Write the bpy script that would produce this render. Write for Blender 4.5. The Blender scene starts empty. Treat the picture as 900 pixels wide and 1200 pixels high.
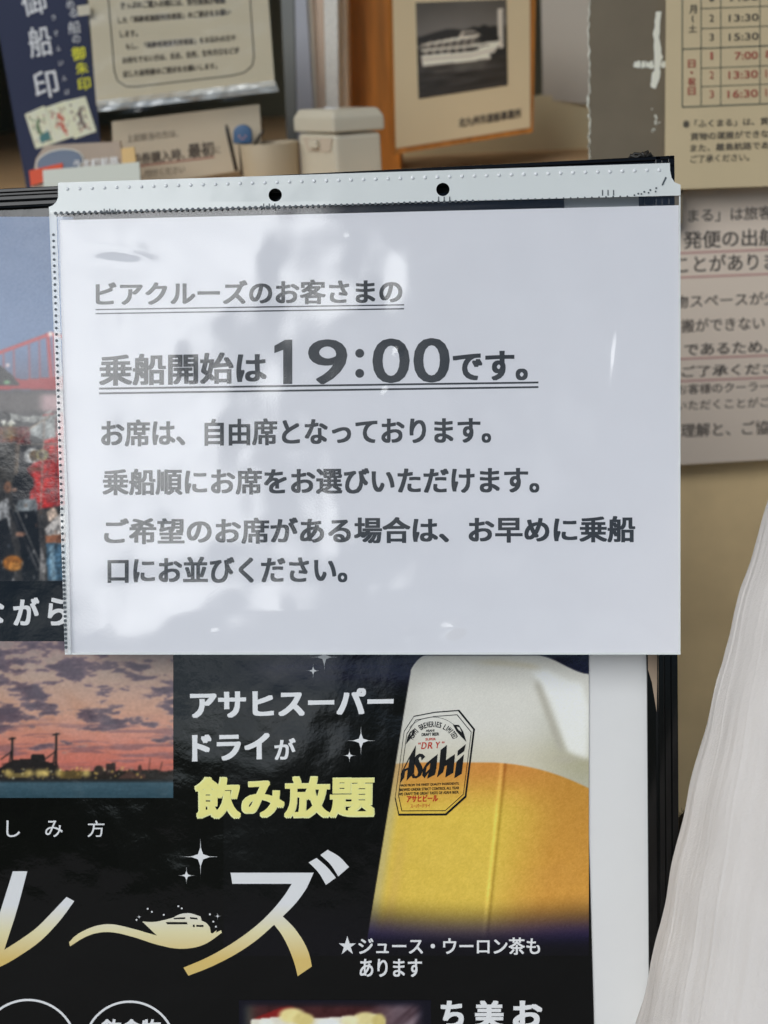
import bpy, bmesh, math, random
import numpy as np
from mathutils import Vector, Matrix
random.seed(7)
RNG = np.random.default_rng(11)
SC = bpy.context.scene
COL = SC.collection

# ------------------------------------------------------------------ camera
F, CX, CY, DIST = 1500.0, 450.0, 600.0, 0.615        # photograph is 900 x 1200
a, b, c = (math.radians(v) for v in (2.3445, 4.3581, -1.3264))   # board against camera
Rx = np.array([[1, 0, 0], [0, math.cos(a), -math.sin(a)], [0, math.sin(a), math.cos(a)]])
Ry = np.array([[math.cos(b), 0, math.sin(b)], [0, 1, 0], [-math.sin(b), 0, math.cos(b)]])
Rz = np.array([[math.cos(c), -math.sin(c), 0], [math.sin(c), math.cos(c), 0], [0, 0, 1]])
RB = Rz @ Ry @ Rx
down = np.array([0.153, 2.747, 1.0]); down /= np.linalg.norm(down)
zc = -down
xc = RB[:, 0] - zc * (RB[:, 0] @ zc); xc /= np.linalg.norm(xc)
yc = np.cross(zc, xc)
M = np.array([xc, yc, zc])                            # world from camera
EYE = M @ np.array([0, 0, -DIST])
NB = M @ RB[:, 2]                                     # board normal, into the scene
BX = M @ RB[:, 0]; BU = -(M @ RB[:, 1])               # board right, board up

cam = bpy.data.cameras.new('camera')
cam.sensor_fit = 'VERTICAL'; cam.sensor_height = 36; cam.sensor_width = 27; cam.lens = 45
cam.clip_start = 0.02; cam.clip_end = 2000
cam.dof.use_dof = True; cam.dof.focus_distance = 0.60; cam.dof.aperture_fstop = 9.0
cam_ob = bpy.data.objects.new('camera', cam); COL.objects.link(cam_ob)
cr, cu, cb = M @ [1, 0, 0], M @ [0, -1, 0], M @ [0, 0, -1]
cam_ob.matrix_world = Matrix(((cr[0], cu[0], cb[0], EYE[0]), (cr[1], cu[1], cb[1], EYE[1]), (cr[2], cu[2], cb[2], EYE[2]), (0, 0, 0, 1)))
SC.camera = cam_ob

# ------------------------------------------------------------------ sky, sun, exposure
SUN_EL, SUN_AZ = math.radians(52), math.radians(8)
world = bpy.data.worlds.new('World'); SC.world = world; world.use_nodes = True
wn, wl = world.node_tree.nodes, world.node_tree.links
wn.clear()
def wnode(t, **k):
    n = wn.new(t)
    for kk, v in k.items(): setattr(n, kk, v)
    return n
sky = wnode('ShaderNodeTexSky', sky_type='NISHITA', sun_disc=False, sun_elevation=SUN_EL, sun_rotation=SUN_AZ)
tc = wnode('ShaderNodeTexCoord')
def wmath(op, a_, b_=None, clamp=False):
    n = wnode('ShaderNodeMath', operation=op, use_clamp=clamp)
    for i_, q in enumerate((a_, b_)):
        if q is None: continue
        if isinstance(q, (int, float)): n.inputs[i_].default_value = q
        else: wl.new(q, n.inputs[i_])
    return n.outputs[0]
def wramp(src, e0, e1):
    r = wnode('ShaderNodeMapRange', interpolation_type='SMOOTHSTEP'); r.inputs['From Min'].default_value = e0; r.inputs['From Max'].default_value = e1
    wl.new(src, r.inputs['Value']); return r.outputs['Result']
def wnoise(scale, detail, zs, loc):
    mp = wnode('ShaderNodeMapping'); mp.inputs['Scale'].default_value = (1, 1, zs); mp.inputs['Location'].default_value = loc
    n = wnode('ShaderNodeTexNoise'); n.inputs['Scale'].default_value = scale; n.inputs['Detail'].default_value = detail; n.inputs['Roughness'].default_value = 0.55
    wl.new(tc.outputs['Generated'], mp.inputs['Vector']); wl.new(mp.outputs['Vector'], n.inputs['Vector']); return n.outputs['Fac']
sx = wnode('ShaderNodeSeparateXYZ'); wl.new(tc.outputs['Generated'], sx.inputs[0])
az = wmath('ARCTAN2', sx.outputs['X'], wmath('MULTIPLY', sx.outputs['Y'], -1.0))          # 0 straight out to sea, negative to the left
big = wnoise(5.0, 3, 1.6, (0.35, 0.1, 0.2)); fine = wnoise(15, 4, 2.0, (1.3, 0.2, 0.7))
azn = wmath('ADD', az, wmath('MULTIPLY', wmath('SUBTRACT', big, 0.5), 0.38))
glare_cloud = wmath('MULTIPLY', wramp(azn, -0.12, -0.20), wramp(az, -1.6, -1.0))                  # bright cloud shaped at left to put glare on pocket and poster
eln = wmath('ADD', sx.outputs['Z'], wmath('MULTIPLY', wmath('SUBTRACT', fine, 0.5), 0.14))
glare_cloud = wmath('MULTIPLY', glare_cloud, wramp(eln, 0.28, 0.345))
glare_cloud = wmath('MULTIPLY', glare_cloud, wmath('ADD', 0.7, wmath('MULTIPLY', wramp(fine, 0.36, 0.6), 0.3)))
thin = wmath('MULTIPLY', wramp(wnoise(4.2, 5, 2.4, (2.1, 0.6, 0.1)), 0.50, 0.68), 0.07)   # thin veils elsewhere
low = wmath('MULTIPLY', wmath('MULTIPLY', wramp(azn, -0.04, -0.19), wramp(az, -0.40, -0.28)), wmath('MULTIPLY', wramp(eln, 0.055, 0.11), wramp(eln, 0.21, 0.15)))
low = wmath('MULTIPLY', low, wmath('MULTIPLY', wramp(big, 0.30, 0.62), 0.42))                # weak low glow added for the faint veil mirrored in the poster
cloud = wmath('MAXIMUM', wmath('MAXIMUM', glare_cloud, thin), low)
bg1 = wnode('ShaderNodeBackground'); bg1.inputs['Strength'].default_value = 0.085
bg2 = wnode('ShaderNodeBackground'); bg2.inputs['Color'].default_value = (0.96, 0.98, 1, 1); bg2.inputs['Strength'].default_value = 4.9
mx = wnode('ShaderNodeMixShader'); out = wnode('ShaderNodeOutputWorld')
wl.new(cloud, mx.inputs['Fac'])
wl.new(sky.outputs['Color'], bg1.inputs['Color']); wl.new(bg1.outputs[0], mx.inputs[1]); wl.new(bg2.outputs[0], mx.inputs[2])
wl.new(mx.outputs[0], out.inputs['Surface'])
sun = bpy.data.lights.new('sun', 'SUN'); sun.energy = 4.0; sun.angle = math.radians(0.5); sun.color = (1, 0.95, 0.87)
sun_ob = bpy.data.objects.new('sun', sun); COL.objects.link(sun_ob)
sd = Vector((math.sin(SUN_AZ) * math.cos(SUN_EL), math.cos(SUN_AZ) * math.cos(SUN_EL), math.sin(SUN_EL)))
sun_ob.rotation_euler = sd.to_track_quat('Z', 'Y').to_euler(); sun_ob.location = (0, 4, 6)
SC.view_settings.view_transform = 'Standard'; SC.view_settings.look = 'None'
SC.view_settings.exposure = 0.22; SC.view_settings.gamma = 1
SC.render.resolution_x, SC.render.resolution_y = 768, 1024
SC.cycles.max_bounces = 8; SC.cycles.transparent_max_bounces = 12

# ------------------------------------------------------------------ pixel rays to places
def ray(px, py):
    return M @ np.array([(px - CX) / F, (py - CY) / F, 1.0])
def hit(px, py, p0, n):
    d = ray(px, py); return EYE + d * (((np.asarray(p0) - EYE) @ n) / (d @ n))
class Plane:
    def __init__(s, p0, n): s.p0, s.n = np.asarray(p0, float), np.asarray(n, float) / np.linalg.norm(n)
    def __call__(s, px, py, o=0.0): return hit(px, py, s.p0 - s.n * o, s.n)
    def many(s, px, py, o=0.0):
        px, py = np.asarray(px, float), np.asarray(py, float)
        d = np.stack([(px - CX) / F, (py - CY) / F, np.ones_like(px)], -1) @ M.T
        return EYE + d * ((((s.p0 - EYE) @ s.n) - o) / (d @ s.n))[..., None]
BOARD = Plane((0, 0, 0), NB)
def wall_plane(y, yaw=0.0, at=None, lean=0.0):
    """upright plane at depth y, turned by yaw about the vertical through pixel `at`, leaning back by lean"""
    t = math.radians(yaw); l = math.radians(lean)
    n = np.array([math.sin(t) * math.cos(l), math.cos(t) * math.cos(l), -math.sin(l)])
    p0 = np.array([0, y, 0.0]) if at is None else hit(at[0], at[1], (0, y, 0), np.array([0, 1.0, 0]))
    return Plane(p0, n)

# ------------------------------------------------------------------ object helpers
def tag(o, label=None, cat=None, group=None, kind=None):
    if label: o['label'] = label
    if cat: o['category'] = cat
    if group: o['group'] = group
    if kind: o['kind'] = kind
    return o
def thing(name, label, cat, loc, group=None):
    o = bpy.data.objects.new(name, None); COL.objects.link(o); o.location = tuple(loc)
    o.empty_display_size = 0.02
    return tag(o, label, cat, group)
def root_loc(p):
    l = Vector((0, 0, 0))
    while p: l = l + Vector(p.location); p = p.parent
    return l
def mesh(name, verts, faces, mat, parent=None, smooth=False, cols=None):
    verts = np.asarray(verts, float)
    if parent is None:
        base = Vector((float(verts[:, 0].mean()), float(verts[:, 1].mean()), float(verts[:, 2].min())))
    else:
        base = root_loc(parent)
    me = bpy.data.meshes.new(name)
    me.from_pydata((verts - np.array(base)).tolist(), [], [list(f) for f in faces])
    me.materials.append(mat)
    if smooth: me.polygons.foreach_set('use_smooth', [True] * len(me.polygons))
    if cols is not None:
        at = me.color_attributes.new('col', 'FLOAT_COLOR', 'POINT')
        arr = np.ones((len(verts), 4), np.float32); arr[:, :3] = cols
        at.data.foreach_set('color', arr.ravel())
    me.update()
    o = bpy.data.objects.new(name, me); COL.objects.link(o)
    if parent is None: o.location = base
    else: o.parent = parent
    return o
def bm_mesh(name, bm, mat, parent=None, smooth=False):
    bm.verts.ensure_lookup_table(); bm.verts.index_update()
    v = [tuple(x.co) for x in bm.verts]; f = [[q.index for q in fc.verts] for fc in bm.faces]
    bm.free(); return mesh(name, v, f, mat, parent, smooth)
class MB:
    """collects pieces of ONE part"""
    def __init__(s): s.v, s.f = [], []
    def add(s, v, f):
        n = len(s.v); s.v += [tuple(map(float, q)) for q in v]; s.f += [[i + n for i in q] for q in f]; return s
    def bm(s, bm):
        bm.verts.index_update(); s.add([tuple(x.co) for x in bm.verts], [[q.index for q in fc.verts] for fc in bm.faces]); bm.free(); return s
    def build(s, name, mat, parent=None, smooth=False): return mesh(name, s.v, s.f, mat, parent, smooth)
def prism_vf(front, back):
    """closed solid between two outlines (same count) - front is seen counter-clockwise or not, both fine"""
    n = len(front); v = list(front) + list(back)
    f = [list(range(n)), list(range(2 * n - 1, n - 1, -1))]
    f += [[i, i + n, (i + 1) % n + n, (i + 1) % n] for i in range(n)]
    return v, f
def slab(pl, pts, o, t):
    """outline in pixels, its front face o in front of the plane, thickness t going back"""
    fr = [pl(x, y, o) for x, y in pts]; bk = [q + pl.n * t for q in fr]
    return prism_vf(fr, bk)
def box_vf(c0, c1):
    x0, y0, z0 = c0; x1, y1, z1 = c1
    v = [(x0, y0, z0), (x1, y0, z0), (x1, y1, z0), (x0, y1, z0), (x0, y0, z1), (x1, y0, z1), (x1, y1, z1), (x0, y1, z1)]
    f = [(0, 3, 2, 1), (4, 5, 6, 7), (0, 1, 5, 4), (1, 2, 6, 5), (2, 3, 7, 6), (3, 0, 4, 7)]
    return v, f
def bevelled(v, f, w, seg=2):
    bm = bmesh.new(); vs = [bm.verts.new(tuple(q)) for q in v]
    for q in f: bm.faces.new([vs[i] for i in q])
    bmesh.ops.recalc_face_normals(bm, faces=bm.faces[:])
    bmesh.ops.bevel(bm, geom=bm.edges[:], offset=w, segments=seg, profile=0.6, affect='EDGES')
    return bm
def tube_vf(path, r, n=8, taper=None):
    path = [np.asarray(p, float) for p in path]; v, f = [], []
    for i, p in enumerate(path):
        t = path[min(i + 1, len(path) - 1)] - path[max(i - 1, 0)]; t /= np.linalg.norm(t)
        u = np.cross(t, (0.3, 0.5, 0.81)); u /= np.linalg.norm(u); w = np.cross(t, u)
        rr = r if taper is None else r * taper[i]
        for k in range(n):
            an = 2 * math.pi * k / n; v.append(p + rr * (math.cos(an) * u + math.sin(an) * w))
    for i in range(len(path) - 1):
        for k in range(n):
            f.append([i * n + k, i * n + (k + 1) % n, (i + 1) * n + (k + 1) % n, (i + 1) * n + k])
    f.append(list(range(n - 1, -1, -1))); f.append(list(range((len(path) - 1) * n, len(path) * n)))
    return v, f

# flat fills (with holes) in pixel space
def fill_px(loops):
    cu_ = bpy.data.curves.new('fill', 'CURVE'); cu_.dimensions = '2D'; cu_.fill_mode = 'BOTH'
    for lp in loops:
        sp = cu_.splines.new('POLY'); sp.points.add(len(lp) - 1); sp.use_cyclic_u = True
        for i, (x, y) in enumerate(lp): sp.points[i].co = (x * 0.01, -y * 0.01, 0, 1)
    ob = bpy.data.objects.new('fill', cu_); COL.objects.link(ob)
    dg = bpy.context.evaluated_depsgraph_get()
    me = bpy.data.meshes.new_from_object(ob.evaluated_get(dg))
    v = [(q.co.x * 100, -q.co.y * 100) for q in me.vertices]; f = [list(p.vertices) for p in me.polygons]
    bpy.data.objects.remove(ob); bpy.data.curves.remove(cu_); bpy.data.meshes.remove(me)
    return v, f
def smooth(pts, corners, n=6):
    """Catmull-Rom through the points; indices in corners stay sharp"""
    N, o_ = len(pts), []; P = [np.array(q, float) for q in pts]
    for i in range(N):
        j = (i + 1) % N; a0, b0 = P[i], P[j]
        pa = 2 * a0 - b0 if i in corners else P[i - 1]; pb = 2 * b0 - a0 if j in corners else P[(j + 1) % N]
        for k in range(n):
            t = k / n; o_.append(tuple(0.5 * (2 * a0 + (b0 - pa) * t + (2 * pa - 5 * a0 + 4 * b0 - pb) * t * t + (3 * a0 - pa - 3 * b0 + pb) * t ** 3)))
    return o_
_gl = {}
def glyphs(body):
    if body in _gl: return _gl[body]
    t = bpy.data.curves.new('t', 'FONT'); t.body = body; t.resolution_u = 4
    ob = bpy.data.objects.new('t', t); COL.objects.link(ob)
    bpy.context.view_layer.update()
    dg = bpy.context.evaluated_depsgraph_get()
    me = bpy.data.meshes.new_from_object(ob.evaluated_get(dg))
    v = np.array([(q.co.x, q.co.y) for q in me.vertices]); f = [list(p.vertices) for p in me.polygons]
    bpy.data.objects.remove(ob); bpy.data.curves.remove(t); bpy.data.meshes.remove(me)
    _gl[body] = (v, f); return v, f
class Ink:
    """printed lettering and flat marks on a plane, gathered into one part"""
    def __init__(s, pl, o): s.pl, s.o, s.mb, s.lay = pl, o, MB(), 0
    def shape(s, v, f, dz=0.0):
        v = np.asarray(v, float); s.mb.add(s.pl.many(v[:, 0], v[:, 1], s.o + dz), f)
    def poly(s, *loops): s.shape(*fill_px(loops))
    def line(s, p, q, w):
        d = np.array(q, float) - p; n = np.array([-d[1], d[0]]) / np.hypot(*d) * w / 2
        p = np.array(p, float); q = np.array(q, float)
        s.shape([p + n, q + n, q - n, p - n], [[0, 1, 2, 3]])
    def text(s, body, tl, tr, br, bl, bold=0.0):
        """ink box of the text mapped on a pixel quad; bold in ems"""
        v, f = glyphs(body)
        lo, hi = v.min(0) - bold, v.max(0) + bold
        offs = [(0, 0)] if bold == 0 else [(bold * i_, 0.62 * bold * j_) for i_ in (-1, 0, 1) for j_ in (-1, 0, 1) if i_ or j_] + [(0, 0)]
        tl, tr, br, bl = (np.array(q, float) for q in (tl, tr, br, bl))
        for k, of in enumerate(offs):
            u = ((v[:, 0] + of[0] - lo[0]) / (hi[0] - lo[0]))[:, None]; w = ((hi[1] - v[:, 1] - of[1]) / (hi[1] - lo[1]))[:, None]
            p = (tl * (1 - u) + tr * u) * (1 - w) + (bl * (1 - u) + br * u) * w
            s.shape(p, f, k * 2e-6)
    def line_text(s, body, x0, x1, top, bot, slope=0.0, bold=0.0, lean=0.0):
        """top/bot are the ink box at its left end; slope = px rise per px along; lean = px shift of the foot"""
        dy = slope * (x1 - x0)
        s.text(body, (x0, top), (x1, top + dy), (x1 + lean, bot + dy), (x0 + lean, bot), bold)
    def build(s, name, mat, parent): return s.mb.build(name, mat, parent)

# small raster painter for printed photographs (colours in 0..255 sRGB)
def lin(c):
    c = np.asarray(c, float) / 255.0
    return np.where(c <= 0.04045, c / 12.92, ((c + 0.055) / 1.055) ** 2.4)
def vnoise(x, y, seed=0):
    r = np.random.default_rng(seed).random((64, 64))
    xi, yi = np.floor(x).astype(int), np.floor(y).astype(int); fx, fy = x - xi, y - yi
    fx = fx * fx * (3 - 2 * fx); fy = fy * fy * (3 - 2 * fy)
    g = lambda i, j: r[np.mod(j, 64), np.mod(i, 64)]
    return (g(xi, yi) * (1 - fx) + g(xi + 1, yi) * fx) * (1 - fy) + (g(xi, yi + 1) * (1 - fx) + g(xi + 1, yi + 1) * fx) * fy
def fbm(x, y, seed=0, n=4):
    s, am, t = 0, 1, 0
    for k in range(n):
        s = s + am * vnoise(x * 2 ** k + 13 * k, y * 2 ** k + 7 * k, seed + k); t += am; am *= 0.55
    return s / t
def sstep(e0, e1, x):
    t = np.clip((x - e0) / (e1 - e0), 0, 1); return t * t * (3 - 2 * t)
class Ras:
    def __init__(s, x0, y0, x1, y1, step=1.0):
        s.nx, s.ny = int(round((x1 - x0) / step)) + 1, int(round((y1 - y0) / step)) + 1
        s.x, s.y = np.meshgrid(np.linspace(x0, x1, s.nx), np.linspace(y0, y1, s.ny)); s.st = step
        s.im = np.zeros((s.ny, s.nx, 3))
    def put(s, m, c):
        m = np.clip(m, 0, 1)[..., None]; s.im = s.im * (1 - m) + np.asarray(c, float) * m
    def poly(s, pts, c, al=1.0):
        ins = np.zeros(s.x.shape, bool); n = len(pts)
        for i in range(n):
            (xa, ya), (xb, yb) = pts[i], pts[(i + 1) % n]
            if ya == yb: continue
            cnd = (ya > s.y) != (yb > s.y)
            ins ^= cnd & (s.x < (xb - xa) * (s.y - ya) / (yb - ya) + xa)
        s.put(ins * al, c)
    def line(s, p, q, w, c, al=1.0):
        px, py = p; dx, dy = q[0] - px, q[1] - py
        t = np.clip(((s.x - px) * dx + (s.y - py) * dy) / (dx * dx + dy * dy + 1e-9), 0, 1)
        d = np.hypot(s.x - px - t * dx, s.y - py - t * dy); s.put(al * np.clip((w / 2 - d) / s.st + 0.5, 0, 1), c)
    def disc(s, cx, cy, rx, ry, c, al=1.0, soft=0.15):
        d = np.hypot((s.x - cx) / rx, (s.y - cy) / ry); s.put(al * (1 - sstep(1 - soft, 1 + soft, d)), c)
    def blur(s, n=1):
        for _ in range(n):
            p = np.pad(s.im, ((1, 1), (1, 1), (0, 0)), 'edge')
            s.im = (p[1:-1, 1:-1] * 4 + (p[:-2, 1:-1] + p[2:, 1:-1] + p[1:-1, :-2] + p[1:-1, 2:]) * 2 + p[:-2, :-2] + p[2:, 2:] + p[:-2, 2:] + p[2:, :-2]) / 16
    def build(s, name, pl, o, mat, parent, k=0.80, warp=None):
        w = np.array([(x, y) if warp is None else warp(x, y) for x, y in zip(s.x.ravel(), s.y.ravel())]); pts = pl.many(w[:, 0], w[:, 1], o)
        i = np.arange(s.nx * s.ny).reshape(s.ny, s.nx)
        f = np.stack([i[1:, :-1], i[1:, 1:], i[:-1, 1:], i[:-1, :-1]], -1).reshape(-1, 4)
        return mesh(name, pts, f.tolist(), mat, parent, False, np.clip(lin(s.im.reshape(-1, 3)) / k, 0, 0.9))

# ------------------------------------------------------------------ materials
def mat(name, rgb=None, rough=0.6, bump=None, var=0.0, var_scale=30, spec=0.5, srgb=None, k=0.72, attr=False, metal=0.0, coat=0.0, stretch=None):
    m = bpy.data.materials.new(name); m.use_nodes = True
    n, l = m.node_tree.nodes, m.node_tree.links; p = n['Principled BSDF']
    p.inputs['Roughness'].default_value = rough; p.inputs['Specular IOR Level'].default_value = spec; p.inputs['Metallic'].default_value = metal
    p.inputs['Coat Weight'].default_value = coat
    if srgb is not None: rgb = tuple(np.clip(lin(srgb) / k, 0, 0.9))
    g = n.new('ShaderNodeNewGeometry')
    vec = g.outputs['Position']
    if stretch:
        mpn = n.new('ShaderNodeMapping'); mpn.inputs['Scale'].default_value = stretch; l.new(vec, mpn.inputs['Vector']); vec = mpn.outputs['Vector']
    if attr:
        at = n.new('ShaderNodeAttribute'); at.attribute_name = 'col'; l.new(at.outputs['Color'], p.inputs['Base Color'])
    elif var > 0:
        t = n.new('ShaderNodeTexNoise'); t.inputs['Scale'].default_value = var_scale; t.inputs['Detail'].default_value = 6; l.new(vec, t.inputs['Vector'])
        r = n.new('ShaderNodeValToRGB'); r.color_ramp.elements[0].position = 0.3; r.color_ramp.elements[1].position = 0.7
        r.color_ramp.elements[0].color = tuple(q * (1 - var) for q in rgb) + (1,); r.color_ramp.elements[1].color = tuple(min(0.95, q * (1 + var)) for q in rgb) + (1,)
        l.new(t.outputs['Fac'], r.inputs['Fac']); l.new(r.outputs['Color'], p.inputs['Base Color'])
    else: p.inputs['Base Color'].default_value = tuple(rgb) + (1,)
    prev = None
    for sc, st, dist in (bump or []):
        t = n.new('ShaderNodeTexNoise'); t.inputs['Scale'].default_value = sc; t.inputs['Detail'].default_value = 3; l.new(vec, t.inputs['Vector'])
        bn = n.new('ShaderNodeBump'); bn.inputs['Strength'].default_value = st; bn.inputs['Distance'].default_value = dist
        l.new(t.outputs['Fac'], bn.inputs['Height'])
        if prev: l.new(prev.outputs['Normal'], bn.inputs['Normal'])
        prev = bn
    if prev: l.new(prev.outputs['Normal'], p.inputs['Normal'])
    return m
LAM = [(14, 1.0, 0.0016), (420, 0.5, 0.00006)]            # laminated poster: slow waves and orange-peel
MP = {}
MP['black'] = mat('poster_black', rgb=(0.0012, 0.0012, 0.0012), rough=0.07, bump=LAM)
MP['print'] = mat('poster_print', attr=True, rough=0.10, bump=LAM)
MP['white'] = mat('poster_white_ink', rgb=(0.80, 0.80, 0.79), rough=0.12, bump=LAM)
MP['yellow'] = mat('poster_yellow_ink', srgb=(226, 214, 132), k=0.80, rough=0.12, bump=LAM)
MP['edge'] = mat('poster_pale_ink', srgb=(236, 226, 160), k=0.85, rough=0.12, bump=LAM)
MP['ink'] = mat('poster_dark_ink', rgb=(0.012, 0.012, 0.013), rough=0.12, bump=LAM)
MP['red'] = mat('poster_red_ink', srgb=(165, 50, 35), rough=0.12, bump=LAM)
def gold():
    m = mat('poster_gold_ink', rgb=(0.8, 0.8, 0.8), rough=0.12, bump=LAM)
    n, l = m.node_tree.nodes, m.node_tree.links
    g = n.new('ShaderNodeNewGeometry'); s = n.new('ShaderNodeSeparateXYZ'); r = n.new('ShaderNodeMapRange'); cr = n.new('ShaderNodeValToRGB')
    z1, z0 = BOARD(300, 1060)[2], BOARD(300, 1125)[2]
    r.inputs['From Min'].default_value = z1; r.inputs['From Max'].default_value = z0
    l.new(g.outputs['Position'], s.inputs[0]); l.new(s.outputs['Z'], r.inputs['Value']); l.new(r.outputs['Result'], cr.inputs['Fac'])
    cr.color_ramp.elements[0].color = (0.78, 0.78, 0.77, 1); cr.color_ramp.elements[1].color = (0.72, 0.52, 0.17, 1)
    e = cr.color_ramp.elements.new(0.5); e.color = (0.80, 0.72, 0.42, 1)
    l.new(cr.outputs['Color'], n['Principled BSDF'].inputs['Base Color']); return m
MP['gold'] = gold()
M_frame = mat('frame_black', spec=0.35, rgb=(0.003, 0.003, 0.003), rough=0.14, bump=[(150, 0.1, 0.0001)])
M_backing = mat('backing_white', rgb=(0.74, 0.735, 0.715), rough=0.55, bump=[(25, 0.4, 0.001), (500, 0.15, 0.0001)], var=0.02, var_scale=20)
M_paper = mat('notice_paper', rgb=(0.79, 0.785, 0.805), rough=0.75, bump=[(9, 0.5, 0.002), (700, 0.2, 0.00008)], var=0.012, var_scale=40)
M_text = mat('notice_ink', rgb=(0.016, 0.018, 0.018), rough=0.6)
def film(name, fac_mul=1.0, rough=0.05, tint=(1, 1, 1), body=0.0, bump=None):
    """thin clear sheet: lets light straight through, mirrors by fresnel; body = milky share"""
    m = bpy.data.materials.new(name); m.use_nodes = True; n, l = m.node_tree.nodes, m.node_tree.links
    n.remove(n['Principled BSDF']); o = n['Material Output']
    tr = n.new('ShaderNodeBsdfTransparent'); tr.inputs['Color'].default_value = tint + (1,)
    gl = n.new('ShaderNodeBsdfGlossy'); gl.inputs['Roughness'].default_value = rough
    fr = n.new('ShaderNodeFresnel'); gb = n.new('ShaderNodeNewGeometry'); ir = n.new('ShaderNodeMapRange')   # a thin sheet mirrors alike from both sides
    ir.inputs['To Min'].default_value = 1.5; ir.inputs['To Max'].default_value = 1 / 1.5
    l.new(gb.outputs['Backfacing'], ir.inputs['Value']); l.new(ir.outputs['Result'], fr.inputs['IOR'])
    mu = n.new('ShaderNodeMath'); mu.operation = 'MULTIPLY'; mu.inputs[1].default_value = fac_mul; mu.use_clamp = True
    df = n.new('ShaderNodeBsdfDiffuse'); df.inputs['Color'].default_value = (0.88, 0.91, 0.875, 1)
    m1 = n.new('ShaderNodeMixShader'); m1.inputs['Fac'].default_value = body
    m2 = n.new('ShaderNodeMixShader')
    l.new(tr.outputs[0], m1.inputs[1]); l.new(df.outputs[0], m1.inputs[2])
    l.new(fr.outputs[0], mu.inputs[0]); l.new(mu.outputs[0], m2.inputs['Fac']); l.new(m1.outputs[0], m2.inputs[1]); l.new(gl.outputs[0], m2.inputs[2])
    l.new(m2.outputs[0], o.inputs['Surface'])
    g = n.new('ShaderNodeNewGeometry'); prev = None
    for sc, st, dist in (bump or []):
        t = n.new('ShaderNodeTexNoise'); t.inputs['Scale'].default_value = sc; t.inputs['Detail'].default_value = 2; l.new(g.outputs['Position'], t.inputs['Vector'])
        bn = n.new('ShaderNodeBump'); bn.inputs['Strength'].default_value = st; bn.inputs['Distance'].default_value = dist
        l.new(t.outputs['Fac'], bn.inputs['Height'])
        if prev: l.new(prev.outputs['Normal'], bn.inputs['Normal'])
        prev = bn
    if prev:
        for q in (gl, fr, df): l.new(prev.outputs['Normal'], q.inputs['Normal'])
    return m
M_film = film('clear_film', 1.75, 0.085, bump=[(18, 0.6, 0.0011), (900, 0.25, 0.00004)])
M_film_back = film('clear_film_back', 0.6, 0.2, tint=(0.97, 0.98, 0.98))
M_strip = film('milky_strip', 1.3, 0.16, body=0.80, bump=[(30, 0.5, 0.0009), (300, 0.3, 0.0001)])
M_seam = film('milky_seam', 1.2, 0.2, body=0.45, bump=[(80, 0.5, 0.0005)])
M_dot = mat('perforation_dark', rgb=(0.06, 0.075, 0.085), rough=0.5)  # dark blue-grey of the perforation dots
M_bump = mat('embossed_white', rgb=(0.82, 0.84, 0.84), rough=0.25)
KB = 0.42
def bgm(name, srgb, **kw):
    if max(srgb) <= 1: kw.pop('k', 0); return mat(name, rgb=srgb, **kw)
    k_ = kw.pop('k', KB); return mat(name, rgb=tuple(np.clip(lin(srgb) / k_ * np.array([1.07, 0.985, 0.96]), 0, 0.9)), **kw)

# ------------------------------------------------------------------ the setting
def ground():
    n = 40; xs = np.linspace(-60, 60, n); ys = np.linspace(-120, 12, n); v, f = [], []
    for y in ys:
        for x in xs: v.append((x, y, -1.05))
    for j in range(n - 1):
        for i in range(n - 1): f.append([j * n + i, j * n + i + 1, (j + 1) * n + i + 1, (j + 1) * n + i])
    return mesh('pavement', v, f, mat('paving', rgb=(0.045, 0.044, 0.041), rough=0.9, var=0.25, var_scale=3, bump=[(60, 0.3, 0.004)]))
tag(ground(), 'grey paved quay in front of the ticket window', 'ground', kind='structure')
def added_hills():  # unseen dark ridge, added so the poster mirrors something black
    v, f, n = [], [], 181
    for i in range(n):
        an = math.radians(180 + 180 * i / (n - 1)); r = 110
        aw = math.degrees(math.atan2(math.cos(an), -math.sin(an)))                     # 0 straight ahead, negative to the left
        h = 15 + 11 * float(fbm(np.array(i * 0.16), np.array(0.3), 5)) - 15 * math.exp(-((aw + 12) / 7.0) ** 2)
        v += [(r * math.cos(an), r * math.sin(an), -1.2), ((r + 25) * math.cos(an), (r + 25) * math.sin(an), h)]
    for i in range(n - 1): f.append([2 * i, 2 * i + 2, 2 * i + 3, 2 * i + 1])
    return mesh('added_hills', v, f, mat('added_hill_green', rgb=(0.02, 0.028, 0.018), rough=0.95, var=0.4, var_scale=0.15))
tag(added_hills(), 'unseen dark ridge added to blacken reflections in the poster', 'added_hills', kind='structure')

# ticket office: front wall, overhead slab added unseen for shade, counter recess
WY = 0.375
WP = wall_plane(WY)
office = thing('ticket_office', 'beige ticket office with a recessed counter window behind the sign', 'building', (0, WY, -1.05))
M_wall = bgm('wall_beige', (0.86, 0.63, 0.33), rough=0.8, var=0.11, var_scale=16, bump=[(300, 0.25, 0.0004)])
edge_x = float(WP(692, 120)[0]) + 0.035
sill_z = float(EYE[2] - 0.105)
wb = MB()
wb.add(*box_vf((edge_x, WY, -1.05), (3.2, WY + 0.12, 2.4)))                 # wall right of the window
wb.add(*box_vf((-3.2, WY, -1.05), (-0.75, WY + 0.12, 2.4)))                # far left of the window
wb.add(*box_vf((-0.75, WY, -1.05), (edge_x, WY + 0.12, sill_z - 0.03)))     # under the counter
wb.add(*box_vf((-0.75, WY, 0.95), (edge_x, WY + 0.12, 2.4)))                # over the opening
wb.build('wall', M_wall, office)
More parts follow.
